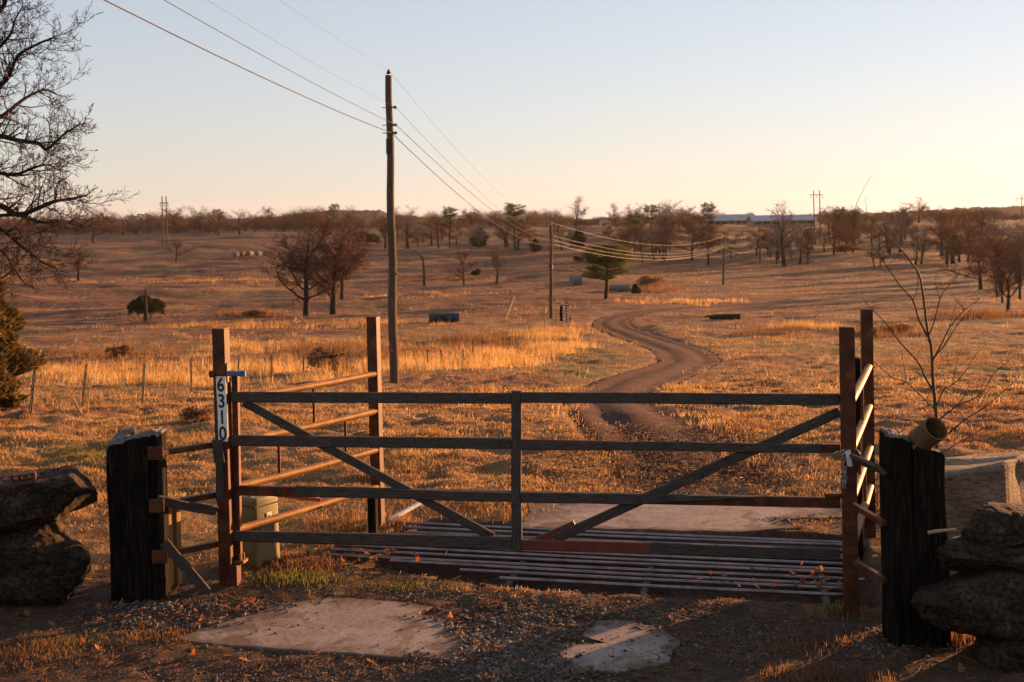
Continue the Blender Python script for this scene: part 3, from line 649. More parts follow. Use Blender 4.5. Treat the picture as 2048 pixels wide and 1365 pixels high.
# ------------------------------------------------------------------ cattle guard
def cattle_guard():
    t = empty('cattle_guard', P0 + PN * .7, 'steel pipe cattle guard set in the ground behind the wooden gate', 'cattle guard')
    LE = [985, 905, 765, 640, 648, 655, 690, 720, 750, 795, 800, 778]
    for k in range(12):
        o = P0 + PN * (.1275 * k)
        vr = ray(LE[k], PY0); n2 = np.array([vr[1], -vr[0]]); uu = np.dot((EYE - o)[:2], n2) / np.dot(PD[:2], n2)
        a = o + PD * uu; b = o + PD * (1.58 + .08 * vn(np.array(k * 2.3), np.array(.7), 72))
        a = a + UP * (.012 + .008 * (k % 3)); b = b + UP * (.004 + .008 * ((k + 1) % 3))
        m = (a + b) / 2 + UP * (-.006)
        MB().tube([a, m, b], .0145, 12).build('pipe', M['guardpipe'], t, True)
    for u in (-1.25, -.1, 1.35):
        MB().box(P0 + PD * u + PN * .7 - UP * .28, PN, PD, UP, 1.4, .06, .17, .01).build('support_beam', M['darksteel'], t)
    for v in (-.2, 1.6):
        MB().box(P0 + PD * -.5 + PN * v - UP * .24, PD, PN, UP, 4.3, .1, .34, .02).build('pit_wall', M['darksteel'], t)
cattle_guard()

# ------------------------------------------------------------------ the gate
def gate():
    t = empty('farm_gate', (GL + GR) / 2, 'long closed gate of grey planks on a red steel frame with two diagonal braces', 'gate')
    S = lambda px, py: 1.0
    def pl(name, p, q, hpx0, hpx1, off=0.0, th=.032, m='wood', **k):
        a = gp(p[0], p[1], off); b = gp(q[0], q[1], off)
        w0 = np.linalg.norm(gp(p[0], p[1] - hpx0 / 2) - gp(p[0], p[1] + hpx0 / 2)); w1 = np.linalg.norm(gp(q[0], q[1] - hpx1 / 2) - gp(q[0], q[1] + hpx1 / 2))
        return plank(name, a, b, w0, th, GN, M[m], t, wide2=w1, **k)
    # steel frame rails behind the boards
    for (y0, y1, h) in ((795, 799, 17), (883, 898, 17), (983, 1008, 21), (1073, 1111, 22)):
        o = pl('steel_rail', (474, y0), (1681, y1), h * .93, h, .034, .04, 'rust', jit=0, seg=2)
    # boards
    pl('plank', (461, 794.5), (1021, 797), 21, 22, jit=.03); pl('plank', (1041, 796.5), (1679, 799.5), 21, 23, jit=.03)
    pl('plank', (460, 881.5), (1021, 888), 21, 22, jit=.04); pl('plank', (1042, 892), (1643, 898), 16, 19, jit=.09)
    pl('plank', (592, 985), (1022, 995), 21, 19, jit=.06); o = pl('plank', (1043, 995.5), (1509, 1003), 21, 22, jit=.07, taper=.5)
    o['label'] = 'plank with a long splintered end'
    pl('plank', (466, 1073), (1023, 1087), 20, 25, jit=.03); pl('plank', (1300, 1098), (1681, 1111), 22, 23, jit=.05)
    o = pl('steel_rail', (1044, 1091), (1302, 1098), 19, 24, .004, .03, 'redsteel', jit=0, seg=2); o['label'] = 'bare red painted steel rail'
    o = pl('steel_rail', (1044, 882), (1302, 887.5), 6, 5, .02, .012, 'redsteel', jit=0, seg=2); o['label'] = 'thin red steel strip above the plank'
    pl('stile', (1030, 783), (1034, 1102), 0, 0, -.012, .034) if False else None
    plank('stile', gp(1030, 783, -.006), gp(1034, 1102, -.006), .077, .04, GN, M['wood'], t, jit=.04)
    plank('end_stile', gp(468.5, 752, .036), gp(474, 1122, .036), .05, .05, GN, M['rust'], t, jit=0, seg=2)
    plank('brace', gp(487, 806, .034), gp(985, 1077, .034), .070, .034, GN, M['wood'], t, jit=.05)
    plank('brace', gp(1679, 824, .034), gp(1108, 1081, .034), .070, .034, GN, M['wood'], t, jit=.05)
    o = plank('steel_brace', gp(1150, 1050, .07), gp(1068, 1086, .07), .06, .02, GN, M['redsteel'], t, jit=0, seg=2)
    MB().tube([gp(1650, 992, .03), gp(1684, 992, .03)], .016, 12).build('latch_bar', M['rust'], t, True)
    h = MB(); a = gp(472, 1122, .06)
    h.box(a + UP * .0, GD, GN, UP, .17, .1, .03, .006)
    for k in (-1, 1): h.tube([a + GD * .05 + GN * .03 * k, a + GD * .05 + GN * .03 * k + UP * .06], .012, 8)
    h.build('hinge', M['rustpipe'], t)
    # nail and bolt heads on the boards
    for (px, py) in ((475, 794), (620, 796), (742, 795), (1010, 796), (1055, 796), (1243, 799), (1413, 797), (1600, 800), (1670, 800), (475, 881), (680, 884), (845, 886), (1010, 888), (1060, 893), (1490, 896), (825, 990), (1015, 995), (1060, 996), (1180, 1000), (480, 1073), (1010, 1086)):
        p = gp(px, py, -.001); MB().tube([p - GN * .004, p + GN * .003], .0075 if px not in (742, 1413, 680, 825) else .014, 8).build('bolt_head', M['darksteel'], t)
gate()

# ------------------------------------------------------------------ posts beside the gate
def steel_post(base_px, top_px, d, width, yaw, name='gate_post', **kw):
    b = at(base_px[0], base_px[1], d); tp = at(top_px[0], top_px[1], d)
    z = nz(tp - b); x = nz(np.array([math.cos(yaw), math.sin(yaw), 0])); x = nz(x - z * np.dot(x, z)); y = np.cross(z, x)
    t = empty(name, b, **kw)
    bot = b - z * .3; c = (bot + tp) / 2
    MB().box(c, x, y, z, width, width, np.linalg.norm(tp - bot), .006).build('shaft', M['rust'], t)
    cap = MB().box(tp + z * .003, x, y, z, width + .006, width + .006, .008, .002).build('cap', M['rustpipe'], t)
    return t, x, y, z, b, tp
GY = math.atan2(GD[1], GD[0])
BL, BR = (754, 1048), (1738, 1042)
def left_post():
    t, x, y, z, b, tp = steel_post((456, 1172), (441, 658), GL[1], .105, GY, label='rusty square steel gate post carrying the white number plate 6310', cat='post')
    f = -y                         # front face normal
    def on(px, py, off=0):
        v = ray(px, py); o = b + f * (.0525 + off); return EYE + v * (np.dot(o - EYE, f) / np.dot(v, f))
    a, c = on(440.5, 752, .004), on(446.5, 884, .004)
    plt = plank('number_plate', a, c, .082, .004, f, M['white'], t, jit=.004, seg=2)
    plt['label'] = 'white plate with black numerals 6310 reading downwards'
    up = nz(a - c); ac = np.linalg.norm(a - c)
    nf = nz(np.cross(x, up)); nf = nf if np.dot(nf, f) > 0 else -nf
    for k, ch in enumerate('6310'):
        cu = bpy.data.curves.new('numeral', 'FONT'); cu.body = ch; cu.size = .152; cu.align_x = 'CENTER'; cu.align_y = 'CENTER'; cu.extrude = .0012; cu.offset = .0025
        tmp = bpy.data.objects.new('tmp', cu); C.objects.link(tmp)
        bpy.context.view_layer.update()
        me = bpy.data.meshes.new_from_object(tmp.evaluated_get(bpy.context.evaluated_depsgraph_get()))
        bpy.data.objects.remove(tmp)
        cen = a + (c - a) * (.135 + .245 * k) + nf * .002
        xx = nz(np.cross(up, nf))
        co = np.array([v.co[:] for v in me.vertices]); mid = (co.max(0) + co.min(0)) / 2
        for v in me.vertices:
            q = np.array(v.co[:]) - mid; q = cen + xx * q[0] * .86 + up * q[1] + nf * q[2]; v.co = Vector((q - np.array(t.location)).tolist())
        me.materials.clear(); me.materials.append(M['black'])
        o = bpy.data.objects.new('numeral', me); C.objects.link(o)
        Mx = plt.matrix_basis.inverted(); o.parent = plt; o.matrix_basis = Mx
    # board nailed over the bottom of the plate
    plank('board', on(434, 881, .03), on(437, 926, .03), .088, .026, f, M['wood'], t, jit=.04, seg=8)
    plank('board', on(436, 922, .028), on(439, 1003, .028), .062, .024, f, M['wood'], t, jit=.06, seg=12)
    cc = on(441, 748); k = MB()
    k.box(cc - f * .05, x, f, z, .15, .135, .035, .006); k.box(cc - x * .06 + f * .02, x, f, z, .05, .05, .055, .01); k.build('collar', M['rust'], t)
    MB().box(b + z * np.dot(on(455, 747) - b, z) + x * .058, y, x, z, .075, .012, .155, .004).build('hinge_plate', M['rustpipe'], t)
    k = MB(); q = on(455, 748, .02); k.box(q + x * .05 - f * .01, x, f, z, .13, .03, .04, .008); k.tube([q + x * .125 - f * .02 - z * .022, q + x * .125 - f * .02 + z * .022], .022, 14); k.build('blue_hinge', M['bluesteel'], t, True)
    e = flat(470, 1171); MB().box(e + UP * .02, x, y, z, .075, .09, .3, .006).build('hinge_stub', M['rust'], t)
left_post()
def right_post():
    t, x, y, z, b, tp = steel_post((1703, 1232), (1693.5, 655), GR[1], .108, GY - R(5), label='rusty square steel latch post with a chain and padlock, beside the dark timbers', cat='post')
right_post()

def wing(front, fd, back_base, back_top, bd, label, post_label, side):
    b = at(back_base[0], back_base[1], bd); tp = at(back_top[0], back_top[1], bd)
    t = empty('pipe_fence', b, label, 'fence')
    yw = GY - R(5) if side < 0 else GY
    z = nz(tp - b); x = nz(np.array([math.cos(yw), math.sin(yw), 0])); x = nz(x - z * np.dot(x, z)); y = np.cross(z, x)
    bot = b - z * .3
    o = MB().box((bot + tp) / 2, x, y, z, .1, .1, np.linalg.norm(tp - bot), .006).build('post', M['rust'], t); o['label'] = post_label
    f = front; rails = []
    for h in (1.46, 1.11, .745, .40):
        a = f + UP * (h + .03) + np.array([.05 * (1 if side < 0 else .3), .06, 0]); c = b + UP * (h + .0) + np.array([0, -.05, 0])
        n = 9; pts = [a + (c - a) * s / n + UP * (-.008 * math.sin(math.pi * s / n)) for s in range(n + 1)]
        MB().tube(pts, .030, 16).build('rail', M['rustpipe'], t, True); rails.append((a, c))
    for (r0, r1, s) in (((0, 1, .53), (1, 2, .76), (1, 2, .28)) if side < 0 else ((0, 1, .62), (1, 2, .45), (2, 3, .7))):
        p = rails[r0][0] + (rails[r0][1] - rails[r0][0]) * s; q = rails[r1][0] + (rails[r1][1] - rails[r1][0]) * s
        q = np.array([p[0], p[1], q[2]]); MB().tube([p - UP * .02, q], .013, 10).build('upright', M['rust'], t, True)
    return t
BLp = flat(756, 1056); BRd = 10.05; BRp = at(1739, 1040, BRd)
wing(GL, GL[1], (757, 1056), (746, 633), BLp[1], 'sunlit rusty pipe side fence behind the number plate post', 'square steel end post', -1)
wing(GR, GR[1], (1739, 1060), (1733, 618), BRd, 'narrow pipe side fence behind the padlocked post', 'tall square steel end post', 1)

# wooden stubs by the far corners
def wood_post(name, b, h, wx, wy, yaw, label, mt='wood', lean=0, cat='post'):
    x = np.array([math.cos(yaw), math.sin(yaw), 0]); y = np.array([-x[1], x[0], 0]); z = nz(UP + x * lean)
    m = MB().box(b + z * (h / 2 - .1), x, y, z, wx, wy, h + .2, .008)
    return tag(m.build(name, M[mt], loc=b), label, cat)
wood_post('wooden_post', flat(747, 1084), .46, .075, .085, GY, 'short dark board post in front of the sunlit side fence end post', 'timber')
wood_post('wooden_post', at(1718, 1090, 9.75), 1.62, .06, .12, GY, 'dark wooden post squeezed between the two rusty posts of the narrow side fence', 'timber', 0)
def channel_post():
    b = flat(338, 1176); t = empty('channel_post', b, 'low sunlit tan post standing behind the square black timber post', 'post')
    x = np.array([.85, -.53, 0]); y = np.array([.53, .85, 0])
    MB().box(b - x * .04 + UP * .31, x, y, UP, .08, .12, .80, .006).build('shaft', M['yellowwood'], t)
    MB().box(b - x * .03 + y * .105 + UP * .31, x, y, UP, .09, .05, .78, .005).build('flange', M['yellowwood'], t)
channel_post()

# ------------------------------------------------------------------ railway-tie timbers
def tie(poly_top, base_pts, m, name, parent, dd, depth, seed, topm=None, slope=0.0):
    """rough-sawn tie: front face between two pixel edges, depth metres deep"""
    rg = np.random.default_rng(seed)
    (x0, y0), (x1, y1) = poly_top; (bx0, by0), (bx1, by1) = base_pts
    A, B = at(bx0, by0, dd), at(bx1, by1, dd); T0, T1 = at(x0, y0, dd), at(x1, y1, dd)
    nu, nv, nw = 10, 26, 6; ax = nz(B - A); back = np.array([-ax[1], ax[0], 0]); back = back if back[1] > 0 else -back
    def P(u, v, w_):
        p = (A * (1 - u) + B * u) * (1 - v) + (T0 * (1 - u) + T1 * u) * v + back * (w_ * depth)
        return p
    V = []; F = []; idx = {}
    def vid(i, j, k):
        if (i, j, k) in idx: return idx[(i, j, k)]
        u, v, w_ = i / nu, j / nv, k / nw; p = P(u, v, w_)
        if j == 0: p = p - UP * .25
        gr = .010 * vn(np.array(u * 9 + w_ * 7 + seed), np.array(v * 1.2), seed) + .008 * vn(np.array(u * 23 + w_ * 19), np.array(v * 2.5 + seed), seed + 1)
        if k == 0: p = p - back * gr
        if k == nw: p = p + back * gr
        if i == 0: p = p - ax * (gr + .006 * (k in (0, nw)) * -1)
        if i == nu: p = p + ax * gr
        if j == nv: p = p + UP * (slope * w_ + .016 * vn(np.array(u * 2.2 + seed), np.array(w_ * 2), seed + 2) + .006 * vn(np.array(u * 14), np.array(w_ * 12 + seed), seed + 3) - .02 * (i in (0, nu)) - .015 * (k == 0))
        idx[(i, j, k)] = len(V); V.append(p); return idx[(i, j, k)]
    mi = []
    for i in range(nu):
        for j in range(nv):
            for k, rev in ((0, 0), (nw, 1)): F.append([vid(i, j, k), vid(i + 1, j, k), vid(i + 1, j + 1, k), vid(i, j + 1, k)]); mi.append(0)
    for k in range(nw):
        for j in range(nv):
            for i in (0, nu): F.append([vid(i, j, k), vid(i, j, k + 1), vid(i, j + 1, k + 1), vid(i, j + 1, k)]); mi.append(0)
    for i in range(nu):
        for k in range(nw): F.append([vid(i, nv, k), vid(i + 1, nv, k), vid(i + 1, nv, k + 1), vid(i, nv, k + 1)]); mi.append(1)
    mb = MB(); mb.V = [list(map(float, v)) for v in V]; mb.F = F; mb.mi = mi; mb.n = len(V)
    return mb.build(name, [m, topm or M['timber_end']], parent)
def timbers():
    d = flat(270, 1207)[1]
    t = empty('timber_post', flat(270, 1207), 'thick black post of bolted railway ties with three red rusty brackets', 'post')
    tie([(212, 888), (249, 884)], [(218, 1206), (252, 1209)], M['timber'], 'tie', t, d + .06, .26, 3, slope=.06)
    tie([(248, 878), (301, 868)], [(252, 1213), (303, 1212)], M['timber'], 'tie', t, d, .24, 5)
    tie([(299, 866), (312, 868)], [(301, 1208), (322, 1206)], M['timber'], 'tie', t, d + .02, .26, 9)
    for (px, py) in ((311, 907), (313, 1012), (319, 1114)):
        p = at(px, py, d - .015); m = MB().box(p, _R0, np.array([0, 1.0, 0]), UP, .115, .012, .105, .003)
        for ex in (-.035, .0): 
            for ez in (-.03, .03): m.tube([p + np.array([ex, -.014, ez]), p + np.array([ex, 0, ez])], .007, 8)
        m.build('bracket', M['rust'], t)
    # link of three square bars to the gate post, with scrap boards
    t2 = empty('link_fence', flat(385, 1190), 'three thin rusty bars with loose grey boards between black timber and number post', 'fence')
    g = GL[1]
    for (p, q) in (((322, 906), (428, 890)), ((320, 1010), (432, 990)), ((326, 1110), (437, 1088))):
        a = at(*p, d); b = at(*q, g); x = nz(b - a); y = nz(np.cross(UP, x))
        MB().box((a + b) / 2, x, y, np.cross(x, y), np.linalg.norm(b - a), .045, .045, .004).build('bar', M['rust'], t2)
    plank('board', at(315, 1003, d - .03), at(434, 1024, g - .12), .074, .024, (0, -1, 0), M['wood'], t2, jit=.08, seg=14)
    plank('board', at(328, 1086, d - .03), at(412, 1186, d + .02), .076, .024, (0, -1, 0), M['wood'], t2, jit=.08, seg=14)
    # right pair
    d = flat(1830, 1294)[1]
    t = empty('timber_post', flat(1830, 1294), 'thick black post of two railway ties with a rusty pipe stub on top', 'post')
    tie([(1783, 872), (1826, 880)], [(1787, 1290), (1832, 1297)], M['timber'], 'tie', t, d, .24, 13)
    tie([(1827, 888), (1889, 906)], [(1833, 1300), (1897, 1303)], M['timber'], 'tie', t, d - .01, .26, 17)
    a, b = at(1838, 884, d + .08), at(1872, 857, d - .08); ax = nz(b - a); m = MB()
    r, n = .083, 28; e1 = nz(np.cross(ax, UP)); e2 = np.cross(ax, e1); V = []
    for (s, rr) in ((0, r), (1, r), (1, r - .010), (.1, r - .010)):
        for k in range(n): q = 2 * math.pi * k / n; V.append(a + (b - a) * s + rr * (e1 * math.cos(q) + e2 * math.sin(q)))
    F = [[i * n + k, i * n + (k + 1) % n, (i + 1) * n + (k + 1) % n, (i + 1) * n + k] for i in range(3) for k in range(n)] + [[3 * n + k for k in range(n)]]
    m.add(V, F); m.build('pipe_stub', M['brownpipe'], t, True)
    t2 = empty('link_fence', flat(1735, 1270), 'two short rusty bars and a grey board between padlocked post and black timber', 'fence')
    g = GR[1]
    for (p, q) in (((1703, 1009), (1770, 1048)), ((1706, 1122), (1772, 1162))):
        a = at(*p, g - .06); b = at(*q, d + .1); x = nz(b - a); y = nz(np.cross(UP, x))
        MB().box((a + b) / 2, x, y, np.cross(x, y), np.linalg.norm(b - a), .04, .04, .004).build('bar', M['rust'], t2)
    plank('board', at(1701, 918, g - .1), at(1759, 943, d - .02), .085, .028, (0, -1, 0), M['wood'], t2, jit=.09, seg=12)
    # padlock, cable and chain on the latch post
    k = g - .13; t3 = empty('padlock', at(1676, 912, k), 'old brass padlock hanging on a steel cable by the latch post', 'padlock')
    a, b = at(1669, 914, k), at(1681, 908, k); ax = nz(b - a); MB().box((a + b) / 2, ax, np.array([0, 1.0, 0]), np.cross(ax, (0, 1, 0)), .056, .028, .05, .008).build('lock_body', M['brass'], t3)
    MB().tube([at(1681, 904, k), at(1688, 900, k), at(1691, 905, k), at(1684, 912, k)], .0045, 8).build('shackle', M['galv'], t3, True)
    tag(MB().tube([at(x, y, k - .01) for x, y in ((1683, 905), (1695, 899), (1706, 897), (1714, 900), (1720, 908), (1716, 914))], .004, 8).build('steel_cable', M['darksteel'], smooth=True), 'thin looped steel cable over the end of a grey board', 'cable')
    tg = MB(); P = [at(x, y, k - .02) for x, y in ((1691, 903), (1701, 900), (1705, 934), (1695, 933))]; tg.prism(P, (0, .004, 0)); tag(tg.build('paper_tag', M['white']), 'white tag wrapped round the board end beside the padlock', 'tag')
    ch = empty('chain', at(1688, 905, k), 'short steel chain loop hanging down the latch post', 'chain')
    pts = [(1686, 912), (1686, 921), (1686, 930), (1687, 939), (1687, 948), (1686, 957), (1687, 966), (1688, 972), (1691, 966), (1691, 957), (1691, 948), (1690, 939)]
    for i, (px, py) in enumerate(pts):
        c = at(px, py, k + .02); s = [c + np.array([.010 * math.cos(q) * (1 if i % 2 else .3), .010 * math.cos(q) * (.3 if i % 2 else 1), .021 * math.sin(q)]) for q in np.linspace(0, 2 * math.pi, 13)]
        MB().tube(s, .0038, 6, False).build('link', M['galv'], ch, True)
timbers()

# ------------------------------------------------------------------ boulders
def boulder(name, outline, d, depth, m, seed, label, rough=.035, p=3.2, dome=0.0, cat='rock'):
    P = np.array([at(x, y, d) for x, y in outline]); 
    pts = []; n = len(P)
    for k in range(n):
        for s in np.linspace(0, 1, 14, endpoint=False): pts.append(P[k] * (1 - s) + P[(k + 1) % n] * s)
    pts = np.array(pts); c = pts.mean(0); m_ = len(pts); V = []; NS = 27
    ts = np.linspace(-1, 1, NS)
    V.append(c + np.array([0, -depth / 2 * 1.0, 0])); rings = []
    for s in ts:
        s_ = np.sign(s) * abs(s) ** .8
        f = max(.0, 1 - abs(s_) ** p) ** (1 / p)
        if abs(s) == 1: f = .55
        ring = c + (pts - c) * (.12 + .88 * f if abs(s) < 1 else .55); ring = ring + np.array([0, (s_ + 0) * depth / 2, 0]); rings.append(ring)
    V = np.concatenate(rings + [[c - np.array([0, depth / 2, 0])], [c + np.array([0, depth / 2, 0])]])
    nrm = V - c; nrm /= np.linalg.norm(nrm, axis=1, keepdims=True)
    f1 = vn(V[:, 0] * 5 + V[:, 1] * 3 + seed, V[:, 2] * 6 + V[:, 1] * 2, seed); f2 = vn(V[:, 0] * 14 + seed, V[:, 2] * 19 + V[:, 1] * 13, seed + 1); f3 = vn(V[:, 0] * 4, V[:, 2] * 34 + V[:, 1] * 2, seed + 2)
    V = V + nrm * (rough * .6 * (f1 + .25 * f2))[:, None]
    i = np.arange(NS - 1)[:, None] * m_; j = np.arange(m_); jn = (j + 1) % m_
    q = np.stack([i + j, i + jn, i + m_ + jn, i + m_ + j], -1).reshape(-1, 4)
    a = NS * m_; F3 = np.vstack([np.column_stack([jn, j, np.full(m_, a)]), np.column_stack([(NS - 1) * m_ + j, (NS - 1) * m_ + jn, np.full(m_, a + 1)])])
    rg = np.random.default_rng(seed)
    for k in range(64):
        u_ = rg.normal(0, 1, 3); u_ /= np.linalg.norm(u_); pr = (V - c) @ u_; lim = pr.max() * rg.uniform(.78, .98)
        V = V - np.maximum(0, pr - lim)[:, None] * u_ * .9
    for a_ in (0, 2):
        lo, hi, L0, H0 = V[:, a_].min(), V[:, a_].max(), pts[:, a_].min(), pts[:, a_].max(); V[:, a_] = L0 + (V[:, a_] - lo) * (H0 - L0) / (hi - lo)
    V = V + nrm * (rough * (.28 * vn(V[:, 0] * 31 + seed, V[:, 2] * 31 + V[:, 1] * 23, seed + 5) + .35 * f3 + .2 * f2))[:, None]
    o = obj_np(name, V, [q, F3], m, loc=(c[0], c[1], P[:, 2].min()), smooth=False)
    return tag(o, label, cat)
dl = flat(120, 1216)[1]
boulder('boulder', [(-130, 1240), (-130, 1050), (0, 1040), (60, 1030), (97, 1022), (116, 1062), (138, 1090), (168, 1114), (180, 1140), (180, 1180), (168, 1216), (100, 1236), (0, 1244)], dl + .25, .75, M['rock'], 21,
        'large dark upright boulder under the flat rock beside the left timber')
boulder('rock_slab', [(-140, 1060), (-140, 975), (-30, 958), (30, 950), (80, 944), (130, 944), (158, 954), (174, 968), (183, 1000), (160, 1008), (120, 1015), (70, 1030), (0, 1044)], dl + .28, .85, M['rock'], 25,
        'flat mossy rock slab with a brick on it, laid over the dark boulder', .03)
def brick():
    p = at(47, 955, dl - .03); t = empty('brick', p, 'small red brick with holes lying on the flat rock slab', 'brick')
    x = nz((.95, .25, .04)); y = nz(np.cross(UP, x)); z = np.cross(x, y); c = p
    m = MB()
    for ez in (-.024, .024): m.box(c + z * ez, x, y, z, .165, .09, .014, .002)
    for ex in (-.078, -.026, .026, .078): m.box(c + x * ex, x, y, z, .013, .088, .036, .001)
    m.build('brick_body', M['brick'], t)
brick()
def stone_block(corners, m, seed, label, nz_=0.0):
    """rough quarried block: four top corners (front left, front right, back right, back left), sides down into the ground"""
    T = [np.asarray(c, float) for c in corners]; n = 22; V = []; F = []; key = {}
    def P(u, v, w_):
        top = (T[0] * (1 - u) + T[1] * u) * (1 - v) + (T[3] * (1 - u) + T[2] * u) * v; c = (T[0] + T[1] + T[2] + T[3]) / 4
        p = top.copy(); k = 1 - w_; p[:2] = c[:2] + (top[:2] - c[:2]) * (1 + .10 * k); p[2] = top[2] * w_ - .15 * k; return p, c
    def vid(i, j, k):
        if (i, j, k) not in key:
            p, c = P(i / n, j / n, k / n); d = nz((p - c) * [1, 1, .6] + [0, 0, .02])
            e = sum(q in (0, n) for q in (i, j, k)) >= 2
            f = .035 * vn(np.array(p[0] * 4 + p[1] * 3), np.array(p[2] * 4 + seed), seed) + .012 * vn(np.array(p[0] * 9 + p[1] * 7), np.array(p[2] * 3 + seed), seed + 1) + .003 * vn(np.array(p[0] * 30 + p[1] * 27), np.array(p[2] * 24), seed + 2)
            if k == n: f = f * .5; p = p + UP * f - UP * (.02 if e else 0)
            else: p = p + d * f - d * (.02 if e else 0)
            key[(i, j, k)] = len(V); V.append(p)
        return key[(i, j, k)]
    for a in range(n):
        for b in range(n):
            F.append([vid(a, b, n), vid(a + 1, b, n), vid(a + 1, b + 1, n), vid(a, b + 1, n)])
            for s_ in (0, n):
                F.append([vid(a, s_, b), vid(a + 1, s_, b), vid(a + 1, s_, b + 1), vid(a, s_, b + 1)]); F.append([vid(s_, a, b), vid(s_, a + 1, b), vid(s_, a + 1, b + 1), vid(s_, a, b + 1)])
    o = obj_np('stone_block', V, np.array(F), m, loc=(T[0][0], T[0][1], 0)); 
    import bmesh
    bm = bmesh.new(); bm.from_mesh(o.data); bmesh.ops.recalc_face_normals(bm, faces=bm.faces); bm.to_mesh(o.data); bm.free()
    return tag(o, label, 'rock')
stone_block([at(1868, 958, 9.1), at(2010, 924, 8.95), at(2110, 892, 10.2), at(1872, 920, 10.0)], M['paleRock'], 31, 'big pale flat-topped sandstone block behind the black timber with the pipe stub')
dr = flat(1960, 1330)[1]
boulder('rock_slab', [(1912, 1076), (1918, 1036), (1945, 1018), (1985, 1014), (2048, 1022), (2160, 1026), (2160, 1082), (2040, 1084)], dr + .38, .55, M['rock'], 35, 'dark layered rock on top of the stacked wall stones', .02)
boulder('rock_slab', [(1866, 1104), (1874, 1070), (1915, 1074), (1990, 1078), (2160, 1080), (2160, 1148), (2030, 1146), (1900, 1140)], dr + .34, .6, M['rock'], 37, 'dark blunt rock in the middle of the stacked wall stones', .025)
boulder('rock_slab', [(1832, 1192), (1838, 1182), (1880, 1158), (1930, 1146), (2000, 1142), (2160, 1150), (2160, 1275), (2040, 1268), (1950, 1252), (1885, 1242), (1840, 1222)], dr + .15, .6, M['rock'], 39, 'long dark pointed rock resting low in the stacked wall stones', .03)
boulder('boulder', [(1950, 1256), (2000, 1262), (2170, 1270), (2170, 1460), (1990, 1460), (1958, 1400)], dr + .1, .55, M['rock'], 41, 'dark bottom rock carrying the long pointed stone', .03)

# ------------------------------------------------------------------ small things near the gate
def green_box():
    b = flat(513, 1138); b[2] = 0; e = flat(562, 1121); x = nz((e - b) * [1, 1, 0]); w_ = np.linalg.norm(e - b) * 1.0; y = np.array([-x[1], x[0], 0]); y = y if np.dot(y, (-1, .2, 0)) > 0 else -y
    t = empty('utility_box', b, 'olive green metal utility box with a white sticker behind the gate hinge', 'utility box')
    dpt = .24; h = .585
    c = b + x * w_ / 2 + y * dpt / 2
    V = []; lv = [(-.05, 1.0), (0, 1.0), (h - .035, .955), (h - .012, .94), (h, .87)]
    m = MB(); rr = .022
    for (z, s) in lv:
        hx, hy = w_ / 2 * s, dpt / 2 * s
        for (sx, sy, q0) in ((1, -1, -90), (1, 1, 0), (-1, 1, 90), (-1, -1, 180)):
            for q in (0, 30, 60, 90):
                a = R(q0 + q); V.append(c + x * (sx * (hx - rr) + rr * math.cos(a)) + y * (sy * (hy - rr) + rr * math.sin(a)) + UP * z)
    n = 16; F = [[i * n + k, i * n + (k + 1) % n, (i + 1) * n + (k + 1) % n, (i + 1) * n + k] for i in range(len(lv) - 1) for k in range(n)] + [[(len(lv) - 1) * n + k for k in range(n)]]
    m.add(V, F).build('cabinet', M['green_box'], t, True)
    MB().box(c + UP * (h - .075), x, y, UP, w_ * 1.012, dpt * 1.012, .012, .003).build('lid_seam', M['darksteel'], t)
    MB().box(c - y * (dpt / 2 + .004) - x * .07 + UP * .30, x, UP, y, .03, .05, .012, .002).build('latch', M['galv'], t)
    nf = -y; s = c + nf * (dpt / 2 * .972 + .004) + x * (w_ * .06) + UP * .40
    MB().box(s, x, UP, nf, .055, .085, .004, .001).build('sticker', M['white'], t)
    MB().box(s + nf * .003 + UP * .012, x, UP, nf, .02, .02, .002, .0005).build('sticker_mark', M['green_box'], t)
    l = c + UP * (h + .0) - x * .08; MB().tube([l - UP * .01, l + UP * .03], .02, 10).tube([l + UP * .025, l + UP * .032], .028, 10).build('hasp_knob', M['galv'], t, True)
green_box()
p, q = at(786, 1037, 10.9), at(836, 1009, 11.15); tag(MB().tube([p - nz(q - p) * .05, q + nz(q - p) * .15], .022, 14).build('white_pipe', M['white'], smooth=True), 'white plastic pipe propped at an angle behind the cattle guard', 'pipe')
p, q = at(540, 988, 9.35), at(640, 1000, 9.55); x = nz(q - p); y = nz(np.cross(UP, x)); mk = empty('marker_bar', p, 'orange red flat bar with white edge lying level behind the third rail', 'bar')
MB().box((p + q) / 2, x, y, np.cross(x, y), np.linalg.norm(q - p), .04, .032, .003).build('bar_body', M['orange'], mk)
MB().box((p + q) / 2 + x * .05 + UP * .02, x, y, np.cross(x, y), np.linalg.norm(q - p) * .6, .03, .008, .002).build('white_edge', M['white'], mk)
p = at(1868, 1066, dr + .1); tag(MB().tube([at(1856, 1066, dr + .05), at(1872, 1063, dr + .03), at(1912, 1059, dr + .06)], [.011, .012, .008], 8).build('stick', M['straw_stick'], smooth=True), 'short pale stick lying on the stacked wall stones', 'stick')

